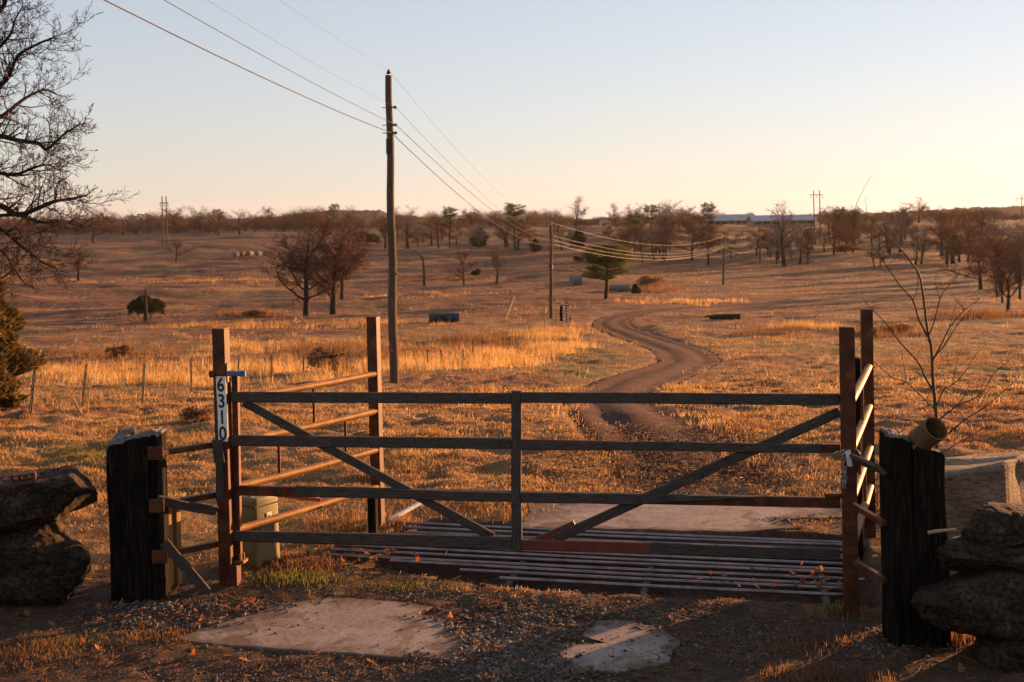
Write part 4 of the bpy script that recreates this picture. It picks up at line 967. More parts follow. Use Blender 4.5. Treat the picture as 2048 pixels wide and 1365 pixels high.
# sapling beside the black timber
def sapling():
    D = 10.8; t = empty('sapling', flat(1876, 407 + 2.95 * FPX / D), 'leafless young sapling with thin spreading branches behind the pipe stub', 'sapling')
    L = [(.020, .003, [(1876, 1000), (1874, 880), (1873, 835), (1870, 800), (1866, 760), (1865, 730), (1862, 690), (1855, 660), (1845, 580), (1836, 545), (1822, 525), (1800, 497), (1765, 462), (1735, 430), (1712, 412)]),
         (.009, .002, [(1856, 674), (1838, 640), (1825, 600), (1800, 572), (1775, 535), (1750, 500), (1740, 478)]), (.010, .002, [(1866, 780), (1850, 755), (1836, 725), (1800, 685), (1770, 645), (1740, 615), (1725, 596)]),
         (.008, .002, [(1868, 818), (1840, 790), (1812, 765), (1785, 755), (1745, 722), (1712, 700)]), (.010, .002, [(1865, 722), (1880, 695), (1900, 655), (1930, 620), (1958, 600)]),
         (.007, .002, [(1866, 717), (1890, 690), (1915, 650), (1945, 615)]), (.007, .002, [(1857, 672), (1868, 645), (1880, 600), (1890, 580), (1910, 560), (1920, 545)]),
         (.007, .0015, [(1874, 812), (1888, 780), (1905, 770), (1930, 745), (1950, 712), (1972, 690)]), (.008, .0015, [(1876, 842), (1915, 812), (1960, 790), (1990, 745), (2008, 730)]),
         (.008, .0015, [(1876, 885), (1930, 840), (1970, 815), (2010, 780), (2042, 750)]), (.007, .0015, [(1876, 910), (1920, 885), (1950, 868), (1978, 848)]), (.005, .001, [(1826, 602), (1836, 570), (1830, 520), (1824, 480)]),
         (.004, .001, [(1813, 764), (1806, 720), (1798, 680)]), (.004, .001, [(1905, 770), (1915, 720), (1925, 690)]), (.004, .001, [(1800, 497), (1790, 470), (1786, 450)]), (.004, .001, [(1836, 545), (1842, 510), (1838, 480)]),
         (.004, .001, [(1850, 755), (1822, 740), (1806, 742)]), (.004, .001, [(1915, 812), (1935, 780), (1940, 755)]), (.004, .001, [(1862, 690), (1850, 670), (1843, 640)]), (.004, .001, [(1880, 600), (1872, 570), (1873, 540)])]
    mb = MB(); r = np.random.default_rng(5)
    for k, (r0, r1, pl) in enumerate(L):
        s = r.uniform(-.35, .35) if k else 0; n = len(pl); c = _catmull(np.array(pl, float), 4); m = len(c)
        P = [at(x, y, D + s * i / m) for i, (x, y) in enumerate(c)]
        mb.tube(P, list(np.linspace(r0, r1, m)), 7)
    mb.build('stem', M['sapling'], t, True)
    tw = MB()
    for _ in range(46):
        k = r.integers(0, 12); pl = L[k][2]; i = r.integers(1, len(pl)); x, y = pl[i]; a = r.uniform(-2.4, -.7); l = r.uniform(18, 70)
        P = [at(x + l * s * math.cos(a) + r.normal(0, 1.5), y + l * s * math.sin(a), D + r.uniform(-.05, .05) * s) for s in (0, .4, .75, 1)]
        tw.tube(P, [.0028, .002, .0015, .001], 5)
    V_ = tw; V_.build('crown', M['sapling'], t, True)
sapling()
def dead_sticks():
    S = [([(165, 834), (157, 818), (148, 802), (140, 784), (133, 776), (120, 772)], .018), ([(175, 832), (176, 810), (180, 780), (184, 752), (188, 742)], .015), ([(182, 770), (176, 750), (166, 730)], .008), ([(60, 834), (59, 812), (57, 796)], .014), ([(133, 776), (108, 770), (92, 776)], .008), ([(112, 760), (108, 745), (104, 734)], .01)]
    for k, (pl, r0) in enumerate(S[:2] + S[3:4]):
        b = drop(*pl[0]); d = b[1]; t = MB(); t.tube([at(x, y, d + .05 * i) for i, (x, y) in enumerate(pl)], list(np.linspace(r0, r0 * .4, len(pl))), 7)
        if k == 0: 
            for e in (S[4], S[5]): t.tube([at(x, y, d + .3) for x, y in e[0]], [e[1], e[1] * .7, e[1] * .4], 6)
        if k == 1: t.tube([at(x, y, d + .2) for x, y in S[2][0]], [.01, .008, .004], 6)
        tag(t.build('dead_branch', M['straw_stick'], smooth=True), ['bleached dead branch leaning left beside a thin fence post', 'straight bleached dead sapling standing just beside a leaning branch', 'short pale dead stem standing near the dark cedar'][k], 'branch')
dead_sticks()

# ------------------------------------------------------------------ wire fence
def wire_fence():
    posts = [((60, 838), (66, 770)), ((163, 823), (171, 746)), ((284, 813), (288, 732)), ((383, 790), (382, 722)), ((477, 778), (477, 722)), ((544, 768), (543, 716)), ((607, 760), (607, 713)), ((703, 750), (696, 705)), ((828, 738), (828, 707)),
             ((855, 737), (855, 705)), ((882, 738), (882, 703)), ((926, 732), (926, 702)), ((946, 722), (946, 695)), ((964, 716), (964, 692)), ((1005, 703), (1005, 675)), ((1019, 697), (1019, 673)), ((1058, 680), (1058, 660)), ((1090, 662), (1090, 642)), ((1112, 652), (1112, 632))]
    G = [drop(*a) for a, b in posts]
    t = empty('wire_fence', G[0], 'long barbed wire fence on thin steel posts crossing the golden grass', 'fence'); tops = []
    for g, (a, b) in zip(G, posts):
        tp = at(b[0], b[1], g[1]); hgt = min(max(tp[2] - g[2], .95), 1.5); tp = g + (tp - g) * (hgt / max(tp[2] - g[2], .2)); tops.append((g, tp))
        x = np.array([1.0, 0, 0]); y = np.array([0, 1.0, 0]); z = nz(tp - g); m = MB(); c = (g - z * .3 + tp) / 2; l = np.linalg.norm(tp - g) + .3
        wd = .05 if g[1] < 40 else .06
        m.box(c, x, y, z, wd, .012, l, .002).box(c - y * .022, x, y, z, .012, .032, l, .002).build('fence_post', M['darksteel'], t)
    for k in (.97, .68, .38, .15):
        pts = []
        for (g0, t0), (g1, t1) in zip(tops[:-1], tops[1:]):
            a, b = g0 + (t0 - g0) * k, g1 + (t1 - g1) * k
            for s in np.linspace(0, 1, 6, endpoint=False): pts.append(a + (b - a) * s - UP * .05 * s * (1 - s) * 4 + np.array([0, -.03, 0]))
        pts.append(tops[-1][0] + (tops[-1][1] - tops[-1][0]) * k)
        MB().tube(pts, .0034, 5).build('wire', M['rust'] if k < .9 else M['hay_tan'], t)
wire_fence()
def field_gate():
    g = drop(1123, 644); d = g[1]
    tag(MB().tube([g - UP * .3, at(1123, 611, d)], [.19, .16], 12).build('wooden_post', M['timber'], smooth=True), 'stout dark fence post beside the small field gate on the track', 'post')
    g = drop(1134, 646); t = empty('field_gate', g, 'small slatted wooden field gate seen nearly edge on beside the track', 'gate')
    d = g[1]
    tp = at(1132, 606, d)
    MB().box((g + tp) / 2, _R0, (0, 1, 0), UP, .2, .2, tp[2] - g[2] + .2, .02).build('gate_post', M['pole'], t)
    for k in range(7):
        z = .2 + .26 * k; a = g + np.array([-.45, -.5, z + .15]); b = g + np.array([.1, -.15, z]); x = nz(b - a); y = nz(np.cross(UP, x)); MB().box((a + b) / 2, x, y, np.cross(x, y), np.linalg.norm(b - a), .04, .10, .01).build('slat', M['barn_wall'], t)
    g = drop(1141, 646); tag(MB().tube([g - UP * .2, g + UP * .55], [.13, .10], 10).build('wooden_post', M['pole'], smooth=True), 'low wooden stub post at the foot of the small field gate', 'post')
field_gate()

# ------------------------------------------------------------------ utility poles and lines
def pole(bpx, tpx, d, r0, r1, label, att, sleeve=None, near=False):
    b = at(bpx[0], bpx[1], d); b[2] = min(b[2], Hs(b[0], b[1]) + .02) if not near else b[2]
    tp = at(tpx[0], tpx[1], d); t = empty('utility_pole', b, label, 'utility pole', 'wooden utility poles carrying the line across the field')
    n = 14; pts = [b - UP * .5 + (tp - b + UP * .5) * i / n + np.array([.02 * math.sin(i * 1.3), 0, 0]) for i in range(n + 1)]
    MB().tube(pts, list(np.linspace(r0, r1, n + 1)), 16).build('shaft', M['pole'], t, True)
    out = []
    for i, py in enumerate(att):
        f = (bpx[1] - py) / (bpx[1] - tpx[1]); c = b + (tp - b) * min(f, 1.0); rr = r0 + (r1 - r0) * min(f, 1)
        if i == 0:
            a = tp + UP * .0; q = at(tpx[0] - .5, py, d); m = MB().tube([a - UP * .05, q], .02, 8).tube([q - UP * .10, q - UP * .04, q, q + UP * .06], [.05, .075, .05, .03], 12)
            m.build('pin_insulator', M['insul'], t, True); out.append(q + UP * .04)
        else:
            q = c + np.array([rr + .10, -.02, 0]); m = MB().tube([c - np.array([rr + .12, 0, 0]), q], .014, 8)
            m.tube([q - np.array([.09, 0, 0]), q - np.array([.05, 0, 0]), q, q + np.array([.03, 0, 0])], [.03, .05, .05, .025], 12)
            m.build('side_insulator', M['insul'], t, True); out.append(q if i != 3 else c + np.array([rr * .6, -rr, 0]))
    if sleeve:
        f0, f1 = [(bpx[1] - s) / (bpx[1] - tpx[1]) for s in sleeve]
        a, c = b + (tp - b) * f0, b + (tp - b) * f1; ra, rc = r0 + (r1 - r0) * f0 + .012, r0 + (r1 - r0) * f1 + .012
        MB().tube([a, c], [ra, rc], 16).build('sleeve', M['black'], t, True)
    if near:
        f = (bpx[1] - 548) / (bpx[1] - tpx[1]); c = b + (tp - b) * f
        MB().tube([c + np.array([.14, -.02, .05]), c + np.array([.30, -.05, -.06])], .025, 8).build('metal_tag', M['galv'], t)
        c = b + (tp - b) * ((770 - 699) / 620.); MB().box(c + np.array([-.03, -.17, 0]), _R0, (0, 1, 0), UP, .05, .012, .05, .002).build('pole_tag', M['galv'], t)
    return out
dp = [36.8, 118.0, 223.0, 325.0, 440.0]
A1 = pole((788, 771), (777.5, 151), dp[0], .155, .105, 'tall near wooden utility pole standing just behind the side fence', (143, 215, 250, 266), (277, 308), True)
A2 = pole((1102, 641), (1102, 450), dp[1], .20, .15, 'second nearest utility pole, by the small field gate', (446, 472, 481, 488), (530, 537))
A3 = pole((1446, 574), (1449, 474), dp[2], .24, .17, 'slender utility pole in open pasture between pine tree and bare woods', (473, 487, 491, 494))
A4 = pole((1520, 524), (1520, 453), dp[3], .26, .2, 'small distant utility pole below the long metal roofed sheds', (452, 464, 468, 482))
A5 = [at(1640, y, dp[4]) for y in (468, 478, 481, 490)]
Zp = [(-11.6, -40, 13.6), (-11.6, -40, 12.9), (-11.6, -40, 12.35), (-11.6, -40, 11.95)]
def wires():
    names = ['topmost', 'second', 'third', 'lowest']
    spans = [(Zp, A1, (1.5, 1.4, 1.22, 1.41), 'overhead from behind the camera to the near pole', (.0022, .003, .008, .012)),
             (A1, A2, (1.2, 1.1, .95, 1.2), 'from the near pole down to the second pole', (.004, .006, .011, .014)),
             (A2, A3, (2.1, 2.0, 2.0, 2.1), 'sagging in front of the green pine tree', (.012, .012, .015, .017)),
             (A3, A4, (1.6, 1.6, 1.6, 2.2), 'climbing from the slender pole to the small distant pole', (.014, .014, .016, .016)),
             (A4, A5, (2.2, 2.2, 2.2, 2.2), 'running from the small distant pole into the bare trees', (.014, .014, .014, .014))]
    for (a, b, sg, txt, rr) in spans:
        for i in range(4):
            p, q = np.asarray(a[i], float), np.asarray(b[i], float)
            n = 40; pts = [p + (q - p) * s - UP * 4 * sg[i] * s * (1 - s) for s in np.linspace(0, 1, n)]
            o = MB().tube(pts, rr[i], 6).build('power_line', M['darkwire'] if a is Zp or a is A1 else M['wire'], smooth=True, loc=p)  # near spans darkened, far spans paler to look sunlit
            tag(o, names[i] + ' power line ' + txt, 'power line', 'power lines between the wooden utility poles')
wires()
def guy():
    g = drop(1010, 640); tp = at(1029, 594, g[1] + 2.5); tag(MB().tube([g - UP * .2, tp], [.04, .035], 10).build('guy_marker', M['yellow'], smooth=True), 'slanted yellow guy wire marker in the tan grass', 'marker')
guy()
def h_frame(px0, px1, base_y, top_y, arm_y, arm, d, label, x_brace=False):
    b0 = at(px0[1], base_y, d); b1 = at(px1[1], base_y, d); t0 = at(px0[0], top_y, d); t1 = at(px1[0], top_y, d)
    t = empty('transmission_tower', (b0 + b1) / 2, label, 'pylon'); s = d / FPX
    for b, tp in ((b0, t0), (b1, t1)) if px1 != px0 else ((b0, t0),): MB().tube([b - UP * 2, tp], [.30, .2], 8).build('pole', M['pole'], t, True)
    y = at((px0[0] + px1[0]) / 2, arm_y, d); MB().box(y, _R, (0, 1, 0), _U, arm * s, .25, .3, .03).build('crossarm', M['pole'], t)
    for k in (-.48, 0, .48): q = y + _R * arm * s * k; MB().tube([q, q - UP * 1.6], .13, 6).build('insulator_string', M['insul'], t)
h_frame((324, 326), (332, 334), 488, 393, 406, 16, 430, 'two-legged rusty transmission pylon on the pasture rise before the far woods')
h_frame((1627, 1629.5), (1639, 1641), 463, 381, 390, 25, 520, 'two-legged dark transmission pylon beside the long metal roofed shed')
h_frame((2044, 2043), (2044, 2043), 446, 389, 398, 22, 620, 'transmission pylon with one crossarm at the edge of the hazy hill')

# ------------------------------------------------------------------ farm things out in the field
def cyl(name, c, ax, L, r, m, parent=None, rings=None, n=24):
    ax = nz(ax); prof = rings or [(0, .94), (.03, 1), (.32, 1), (.34, 1.035), (.37, 1), (.63, 1), (.66, 1.035), (.68, 1), (.97, 1), (1, .94)]
    return MB().tube([c + ax * (L * (s - .5)) for s, k in prof], [r * k for s, k in prof], n).build(name, m, parent, True)
def barrels():
    for (px, m, lab, L) in ((876, 'barrel_black', 'black plastic barrel lying end to end with a blue barrel', 1.35), (905, 'barrel_blue', 'blue plastic barrel lying end to end with a black barrel', 1.1)):
        g = drop(px, 646); r = 11 * g[1] / FPX * .85; c = g + UP * (r * .9)
        t = empty('barrel', g, lab, 'barrel'); L_ = L * 26 / 26 * g[1] / FPX * (26 if m == 'barrel_black' else 24)
        cyl('drum', c, (1, .12, 0), L_, r, M[m], t)
        for k in (-1, 1): MB().tube([c + np.array([L_ / 2 * k, .06 * k, r * .5]), c + np.array([(L_ / 2 + .04) * k, .06 * k, r * .5])], .06, 8).build('bung', M['barrel_black'], t)
barrels()
def bale(px, py, wpx, m, lab, grp, ax):
    g = drop(px, py); s = g[1] / FPX; r = wpx * s / 2
    o = cyl('round_bale', g + UP * r * .85, ax, r * 1.9, r, M[m], rings=[(0, .85), (.04, .98), (.1, 1), (.9, 1), (.96, .98), (1, .85)]); tag(o, lab, 'hay bale', grp)
for k, (px, py, m) in enumerate(((473, 519, 'hay_wrap'), (486, 518, 'hay_tan'), (500, 517, 'hay_wrap'), (517, 514, 'hay_grey'), (533, 511, 'hay_tan'))):
    bale(px, py, 11, m, ['pale wrapped round bale at the low end of the bale row', 'tan bale between the two pale wrapped bales', 'pale wrapped round bale in the middle of the row', 'grey weathered bale between a pale and a tan bale', 'tan bale at the upper end of the bale row'][k], 'round bales lined up in the hollow', (.5, .8, 0))
for k, (px, py) in enumerate(((1226, 583), (1240, 584), (1254, 584))):
    bale(px, py, 15, 'hay_grey', ['grey round bale just right of the pine trunk', 'middle grey bale of three under the pine tree', 'grey bale farthest from the pine trunk, by a small cedar'][k], 'grey bales under the pine', (1, .1, 0))
bale(1152, 572, 22, 'hay_wrap', 'lone pale round bale between the second pole and the pine', None, (.9, .4, 0))
def log():
    g = drop(1450, 640); s = g[1] / FPX; t = empty('log', g, 'dark fallen log lying across the short pasture beyond the track', 'log'); m = MB(); L = 60 * s; r = 5.5 * s
    pts = [g + np.array([(k - .5) * L, .1 * math.sin(k * 5), r * .8]) for k in np.linspace(0, 1, 9)]
    m.tube(pts, [r * q for q in (.7, .9, 1, .95, 1.02, .98, 1, 1.05, .95)], 12).build('log_trunk', M['bark'], t, True)
    MB().tube([pts[0] + UP * .05, pts[0] + np.array([-.3, .1, .1]), pts[0] + np.array([-.55, .0, .02])], [.12, .10, .06], 6).build('broken_limb', M['bark'], t, True)
log()
def shed(px0, px1, yb, ye, yr, d, depth, label, name='poultry_shed', open_front=True):
    a = at(px0, yb, d); b = at(px1, yb, d); z0 = min(a[2], b[2]) - 1.5; ze = at((px0 + px1) / 2, ye, d)[2]; zr = at((px0 + px1) / 2, yr, d)[2]
    x0, x1 = a[0], b[0]; t = empty(name, ((x0 + x1) / 2, d, z0), label, 'shed'); y0, y1 = d, d + depth; ym = (y0 + y1) / 2
    m = MB()
    m.add([(x0, y0, z0), (x1, y0, z0), (x1, y0, ze), (x0, y0, ze), (x0, y1, z0), (x1, y1, z0), (x1, y1, ze), (x0, y1, ze), (x0, ym, zr - .2), (x1, ym, zr - .2)],
          [[0, 1, 2, 3], [5, 4, 7, 6], [4, 0, 3, 8, 7], [1, 5, 6, 9, 2]]).build('wall', M['shed_wall'], t)
    rf = MB(); e = .9; th = .18
    for (ya, za, yb_, zb) in ((y0 - e, ze - .25, ym, zr), (ym, zr, y1 + e, ze - .25)):
        rf.add([(x0 - e, ya, za), (x1 + e, ya, za), (x1 + e, yb_, zb), (x0 - e, yb_, zb), (x0 - e, ya, za + th), (x1 + e, ya, za + th), (x1 + e, yb_, zb + th), (x0 - e, yb_, zb + th)],
               [[0, 1, 2, 3], [7, 6, 5, 4], [0, 4, 5, 1], [1, 5, 6, 2], [2, 6, 7, 3], [3, 7, 4, 0]])
    rf.build('roof', M['metal_roof'], t)
    n = 7; L = (x1 - x0) / n
    for k in range(n): MB().box(((x0 + L * (k + .5)), y0 - .06, (z0 + 1.5 + ze) / 2), (1, 0, 0), (0, 1, 0), (0, 0, 1), L * .8, .1, (ze - z0 - 1.5) * .5, .02).build('curtain_opening', M['dark_open'], t)  # solid dark panels on the wall stand for unlit openings
shed(1508, 1630, 449, 441, 431, 560, 16, 'long metal roofed shed farther along the ridge beside the pylon')
shed(1415, 1512, 449, 441, 430, 640, 16, 'long blue grey metal roofed shed behind bare trees on the ridge')
def barn():
    d = 560; a = at(1201, 454, d); b = at(1222, 454, d); s = d / FPX; t = empty('barn', a, 'small sunlit pale barn with a porch on the ridge line', 'barn')
    x0, x1, z0 = a[0], b[0], a[2] - 1.5; ze = at(1210, 441, d)[2]; zr = at(1210, 436, d)[2]; y0, y1 = d, d + 7; xm = x0 + (x1 - x0) * .35
    MB().add([(x0, y0, z0), (x1, y0, z0), (x1, y0, ze - .6), (xm, y0, zr), (x0, y0, ze + .4), (x0, y1, z0), (x1, y1, z0), (x1, y1, ze - .6), (xm, y1, zr), (x0, y1, ze + .4)],
             [[0, 1, 2, 3, 4], [9, 8, 7, 6, 5], [0, 4, 9, 5], [1, 6, 7, 2]]).build('wall', M['barn_wall'], t)
    rf = MB(); 
    for (xa, za, xb, zb) in ((x0 - .4, ze + .35, xm, zr + .1), (xm, zr + .1, x1 + .5, ze - .7)): rf.prism([(xa, y0 - .5, za), (xb, y0 - .5, zb), (xb, y0 - .5, zb + .2), (xa, y0 - .5, za + .2)], (0, 8, 0))
    rf.build('roof', M['rust'], t)
    MB().box((x0 + 1.6, y0 - .05, z0 + 2.6), (1, 0, 0), (0, 1, 0), (0, 0, 1), 1.3, .12, 1.1, .02).build('window', M['dark_open'], t)  # dark panel on the wall, the unlit inside put into its colour
    MB().box(((x0 + x1) / 2 + .8, y0 - 1.6, z0 + 3.2), (1, 0, 0), (0, 1, 0), (0, 0, 1), 3.4, 3, .18, .02).build('porch_roof', M['rust'], t)
    for k in (-1.2, .2, 1.5): MB().box(((x0 + x1) / 2 + .8 + k, y0 - 2.8, z0 + 1.8), (1, 0, 0), (0, 1, 0), (0, 0, 1), .2, .2, 2.8, .02).build('porch_post', M['barn_wall'], t)
    # silo-like dark outbuilding behind
barn()

# ------------------------------------------------------------------ trees
def perp(d, r):
    v = r.normal(0, 1, 3); v -= d * np.dot(v, d); return v / (np.linalg.norm(v) + 1e-9)
class Segs:
    def __init__(s): s.a = []; s.b = []; s.ra = []; s.rb = []; s.lev = []
    def put(s, a, b, ra, rb, lev): s.a.append(a); s.b.append(b); s.ra.append(ra); s.rb.append(rb); s.lev.append(lev)
def grow(S, r, p, d, L, rad, lev, P, tips):
    nseg = P['seg'][lev]; rr = rad; last = lev == P['levels']
    for i in range(nseg):
        d = nz(d + r.normal(0, P['wander'][lev], 3) + UP * P['up'][lev]); q = p + d * (L / nseg); r1 = max(rad * (1 - P['tap'] * (i + 1) / nseg), P['rmin'])
        S.put(p, q, rr, r1, lev); rr = r1; p = q
        if not last and i >= P['start'][lev] * nseg - 1:
            k = P['kids'][lev] / nseg; k = int(k) + (r.uniform() < k % 1)
            for _ in range(k):
                a = R(r.uniform(*P['ang'][lev])); c = nz(d * math.cos(a) + perp(d, r) * math.sin(a))
                grow(S, r, p - d * (L / nseg) * r.uniform(0, .8), c, L * P['ratio'][lev] * r.uniform(.65, 1.15) * (1.1 - .55 * i / nseg), max(rr * r.uniform(.45, .68), P['rmin']), lev + 1, P, tips)
    if last: tips.append(p)
    elif lev > 0 or P.get('fork'):
        for _ in range(2):
            a = R(r.uniform(12, 32)); c = nz(d * math.cos(a) + perp(d, r) * math.sin(a)); grow(S, r, p, c, L * P['ratio'][lev] * .9, rr * .8, lev + 1, P, tips)
def segs_mesh(S, lo, hi, n):
    k = [i for i, l in enumerate(S.lev) if lo <= l <= hi]
    if not k: return np.zeros((0, 3)), np.zeros((0, 4), int)
    a = np.array([S.a[i] for i in k]); b = np.array([S.b[i] for i in k]); ra = np.array([S.ra[i] for i in k]); rb = np.array([S.rb[i] for i in k])
    t = b - a; t /= np.linalg.norm(t, axis=1, keepdims=True) + 1e-9; ref = np.where(np.abs(t[:, 2:3]) < .9, UP, np.array([1.0, 0, 0])); u = np.cross(t, ref); u /= np.linalg.norm(u, axis=1, keepdims=True) + 1e-9; v = np.cross(t, u)
    q = 2 * np.pi * np.arange(n) / n; cs = np.cos(q)[None, :, None]; sn = np.sin(q)[None, :, None]
    o = u[:, None] * cs + v[:, None] * sn
    V = np.concatenate([a[:, None] + o * ra[:, None, None], b[:, None] + o * rb[:, None, None]], 1).reshape(-1, 3)
    j = np.arange(n); jn = (j + 1) % n; F = (np.arange(len(k))[:, None, None] * 2 * n + np.stack([j, jn, n + jn, n + j], -1)[None]).reshape(-1, 4)
    return V, F
def leaf_cards(pts, per, spread, size, r, flatz=1.0):
    n = len(pts) * per; c = np.repeat(np.asarray(pts), per, 0) + r.normal(0, 1, (n, 3)) * np.array([spread, spread, spread * flatz])
    a = r.normal(0, 1, (n, 3)); a /= np.linalg.norm(a, axis=1, keepdims=True); b = np.cross(a, r.normal(0, 1, (n, 3))); b /= np.linalg.norm(b, axis=1, keepdims=True) + 1e-9
    s = (size * r.uniform(.6, 1.4, n))[:, None]
    V = np.stack([c - a * s, c + b * s * .5, c + a * s, c - b * s * .5], 1).reshape(-1, 3); return V, np.arange(4 * n).reshape(-1, 4)
BASE = dict(levels=4, seg=[6, 5, 4, 3, 2], wander=[.035, .15, .2, .24, .28], up=[.07, .06, .05, .03, .02], tap=.62, rmin=.011, start=[.35, .25, .2, .2, 0], kids=[9, 7, 6, 5, 0], ang=[(35, 68), (30, 60), (30, 65), (30, 70), (30, 70)], ratio=[.62, .55, .55, .55, .5], fork=True)
PROTO = {}
def proto_bare(key, seed, H_=10.0, leaves=0, twigm='twig', **kw):
    P = dict(BASE); P.update(kw); r = np.random.default_rng(seed); S = Segs(); tips = []
    grow(S, r, np.zeros(3), UP, H_ * P.get('trunk', .5), P.get('rad', .24), 0, P, tips)
    z = max(b[2] for b in S.b); f = H_ / z
    for L in (S.a, S.b):
        for i in range(len(L)): L[i] = L[i] * f
    tips = np.array(tips) * f
    V1, F1 = segs_mesh(S, 0, 1, 8); V2, F2 = segs_mesh(S, 2, 9, 3)
    tr = mesh_np('trunk', V1 - np.array([0, 0, 0]), F1, M['bark'], smooth=True)
    if leaves:
        k = tips[r.permutation(len(tips))[:int(len(tips) * .8)]]; V3, F3 = leaf_cards(k, leaves, .22, .075, r)
        cr = mesh_np('crown', np.vstack([V2, V3]), np.vstack([F2, F3 + len(V2)]), [M[twigm], M['leaf']], midx=[0] * len(F2) + [1] * len(F3))
    else: cr = mesh_np('crown', V2, F2, M[twigm])
    PROTO[key] = (H_, tr, cr)
proto_bare('oak', 1, rad=.26); proto_bare('oak2', 2, trunk=.42, kids=[10, 7, 5, 4, 0], ang=[(45, 80), (30, 60), (30, 65), (30, 70), (30, 70)])
proto_bare('round', 3, trunk=.4, rad=.3, kids=[11, 7, 5, 4, 0], up=[.05, .1, .07, .04, .02], twigm='paletwig')
proto_bare('rusty', 4, leaves=1, trunk=.45, kids=[10, 7, 6, 5, 0]); proto_bare('rusty2', 5, leaves=1, trunk=.55)
proto_bare('tall', 6, trunk=.5, kids=[9, 6, 5, 4, 0], ang=[(20, 42), (25, 50), (30, 60), (30, 70), (30, 70)], twigm='paletwig', rad=.2)
proto_bare('vee', 8, trunk=.28, kids=[6, 7, 5, 4, 0], ang=[(20, 45), (25, 55), (30, 60), (30, 70), (30, 70)], ratio=[1.2, .5, .55, .55, .5], rad=.22, start=[.8, .25, .2, .2, 0])
proto_bare('stems', 9, trunk=.56, rad=.25, seg=[8, 7, 5, 3, 2], kids=[15, 9, 6, 5, 0], ang=[(38, 72), (30, 60), (30, 65), (30, 70), (30, 70)], ratio=[.66, .5, .52, .55, .5], start=[.3, .2, .15, .2, 0])
proto_bare('stems2', 19, trunk=.56, rad=.25, seg=[8, 7, 5, 3, 2], kids=[14, 9, 6, 5, 0], ang=[(30, 62), (30, 60), (30, 65), (30, 70), (30, 70)], ratio=[.72, .5, .52, .55, .5], start=[.26, .2, .15, .2, 0])
def proto_pine(key, seed, H_=9.0, crown=(.38, 1.0), rad=3.4, n=150, m='needle', dome=False):
    r = np.random.default_rng(seed); S = Segs(); p = np.zeros(3); d = UP.copy(); N = 10; ax = [p]
    for i in range(N):
        d = nz(d + r.normal(0, .035, 3) + UP * .1); q = p + d * H_ * .96 / N; S.put(p, q, .26 * (1 - .8 * i / N), .26 * (1 - .8 * (i + 1) / N), 0); p = q; ax.append(p)
    ax = np.array(ax); pts = []
    for k in range(n):
        h = crown[0] + (crown[1] - crown[0]) * r.uniform() ** .9; c = np.array([np.interp(h * .96 * N / .96, np.arange(N + 1), ax[:, j]) for j in range(3)])
        u = (h - crown[0]) / (crown[1] - crown[0]); w_ = rad * np.interp(u, [0, .12, .3, .42, .55, .7, .85, .95, 1], [.55, .85, .92, .72, .95, 1.05, 1.0, .8, .4])
        w_ *= r.uniform(.35, 1.0) ** .5; a = r.uniform(0, 6.283)
        if dome:
            if k % 10 < 7: e_ = r.uniform(-.75, 1); h = .76 + .235 * e_; w_ = rad * 1.02 * math.sqrt(max(.02, 1 - e_ * e_)) * r.uniform(.3, 1) ** .4
            else: h = [.38, .46, .54][k % 3] + r.normal(0, .012); w_ = rad * [.95, 1.05, .85][k % 3] * r.uniform(.3, 1) ** .4
            c = np.array([np.interp(h * N, np.arange(N + 1), ax[:, j]) for j in range(3)])
        tip = c + np.array([math.cos(a) * w_, math.sin(a) * w_, .18 * w_ + r.normal(0, .12)])
        mid = (c + tip) / 2 + np.array([0, 0, -.05 * w_]); S.put(c - UP * .15, mid, .05, .035, 1); S.put(mid, tip, .035, .015, 1); pts.append(tip); pts.append(mid * .4 + tip * .6)
    V1, F1 = segs_mesh(S, 0, 0, 10); V2, F2 = segs_mesh(S, 1, 1, 4)
    pts = np.array(pts); per = 46; m_ = len(pts) * per; c = np.repeat(pts, per, 0) + r.normal(0, 1, (m_, 3)) * np.array([.24, .24, .11])
    dr = r.normal(0, 1, (m_, 3)) + np.array([0, 0, .5]); dr /= np.linalg.norm(dr, axis=1, keepdims=True); s = np.cross(dr, r.normal(0, 1, (m_, 3))); s /= np.linalg.norm(s, axis=1, keepdims=True)
    L = r.uniform(.16, .30, m_)[:, None]; V3 = np.stack([c - s * .035, c + s * .035, c + dr * L], 1).reshape(-1, 3); F3 = np.arange(3 * m_).reshape(-1, 3)
    tr = mesh_np('trunk', np.vstack([V1, V2]), np.vstack([F1.reshape(-1, 4), F2 + len(V1)]), M['bark'], smooth=True)
    PROTO[key] = (H_, tr, mesh_np('crown', V3, F3, M[m]))
proto_pine('pine', 21, crown=(.30, 1.0), n=230, rad=3.3, dome=True); proto_pine('pinetop', 22, 10, (.45, 1.0), 2.6, 90); proto_pine('pineround', 23, 10, (.40, 1.0), 2.9, 100)
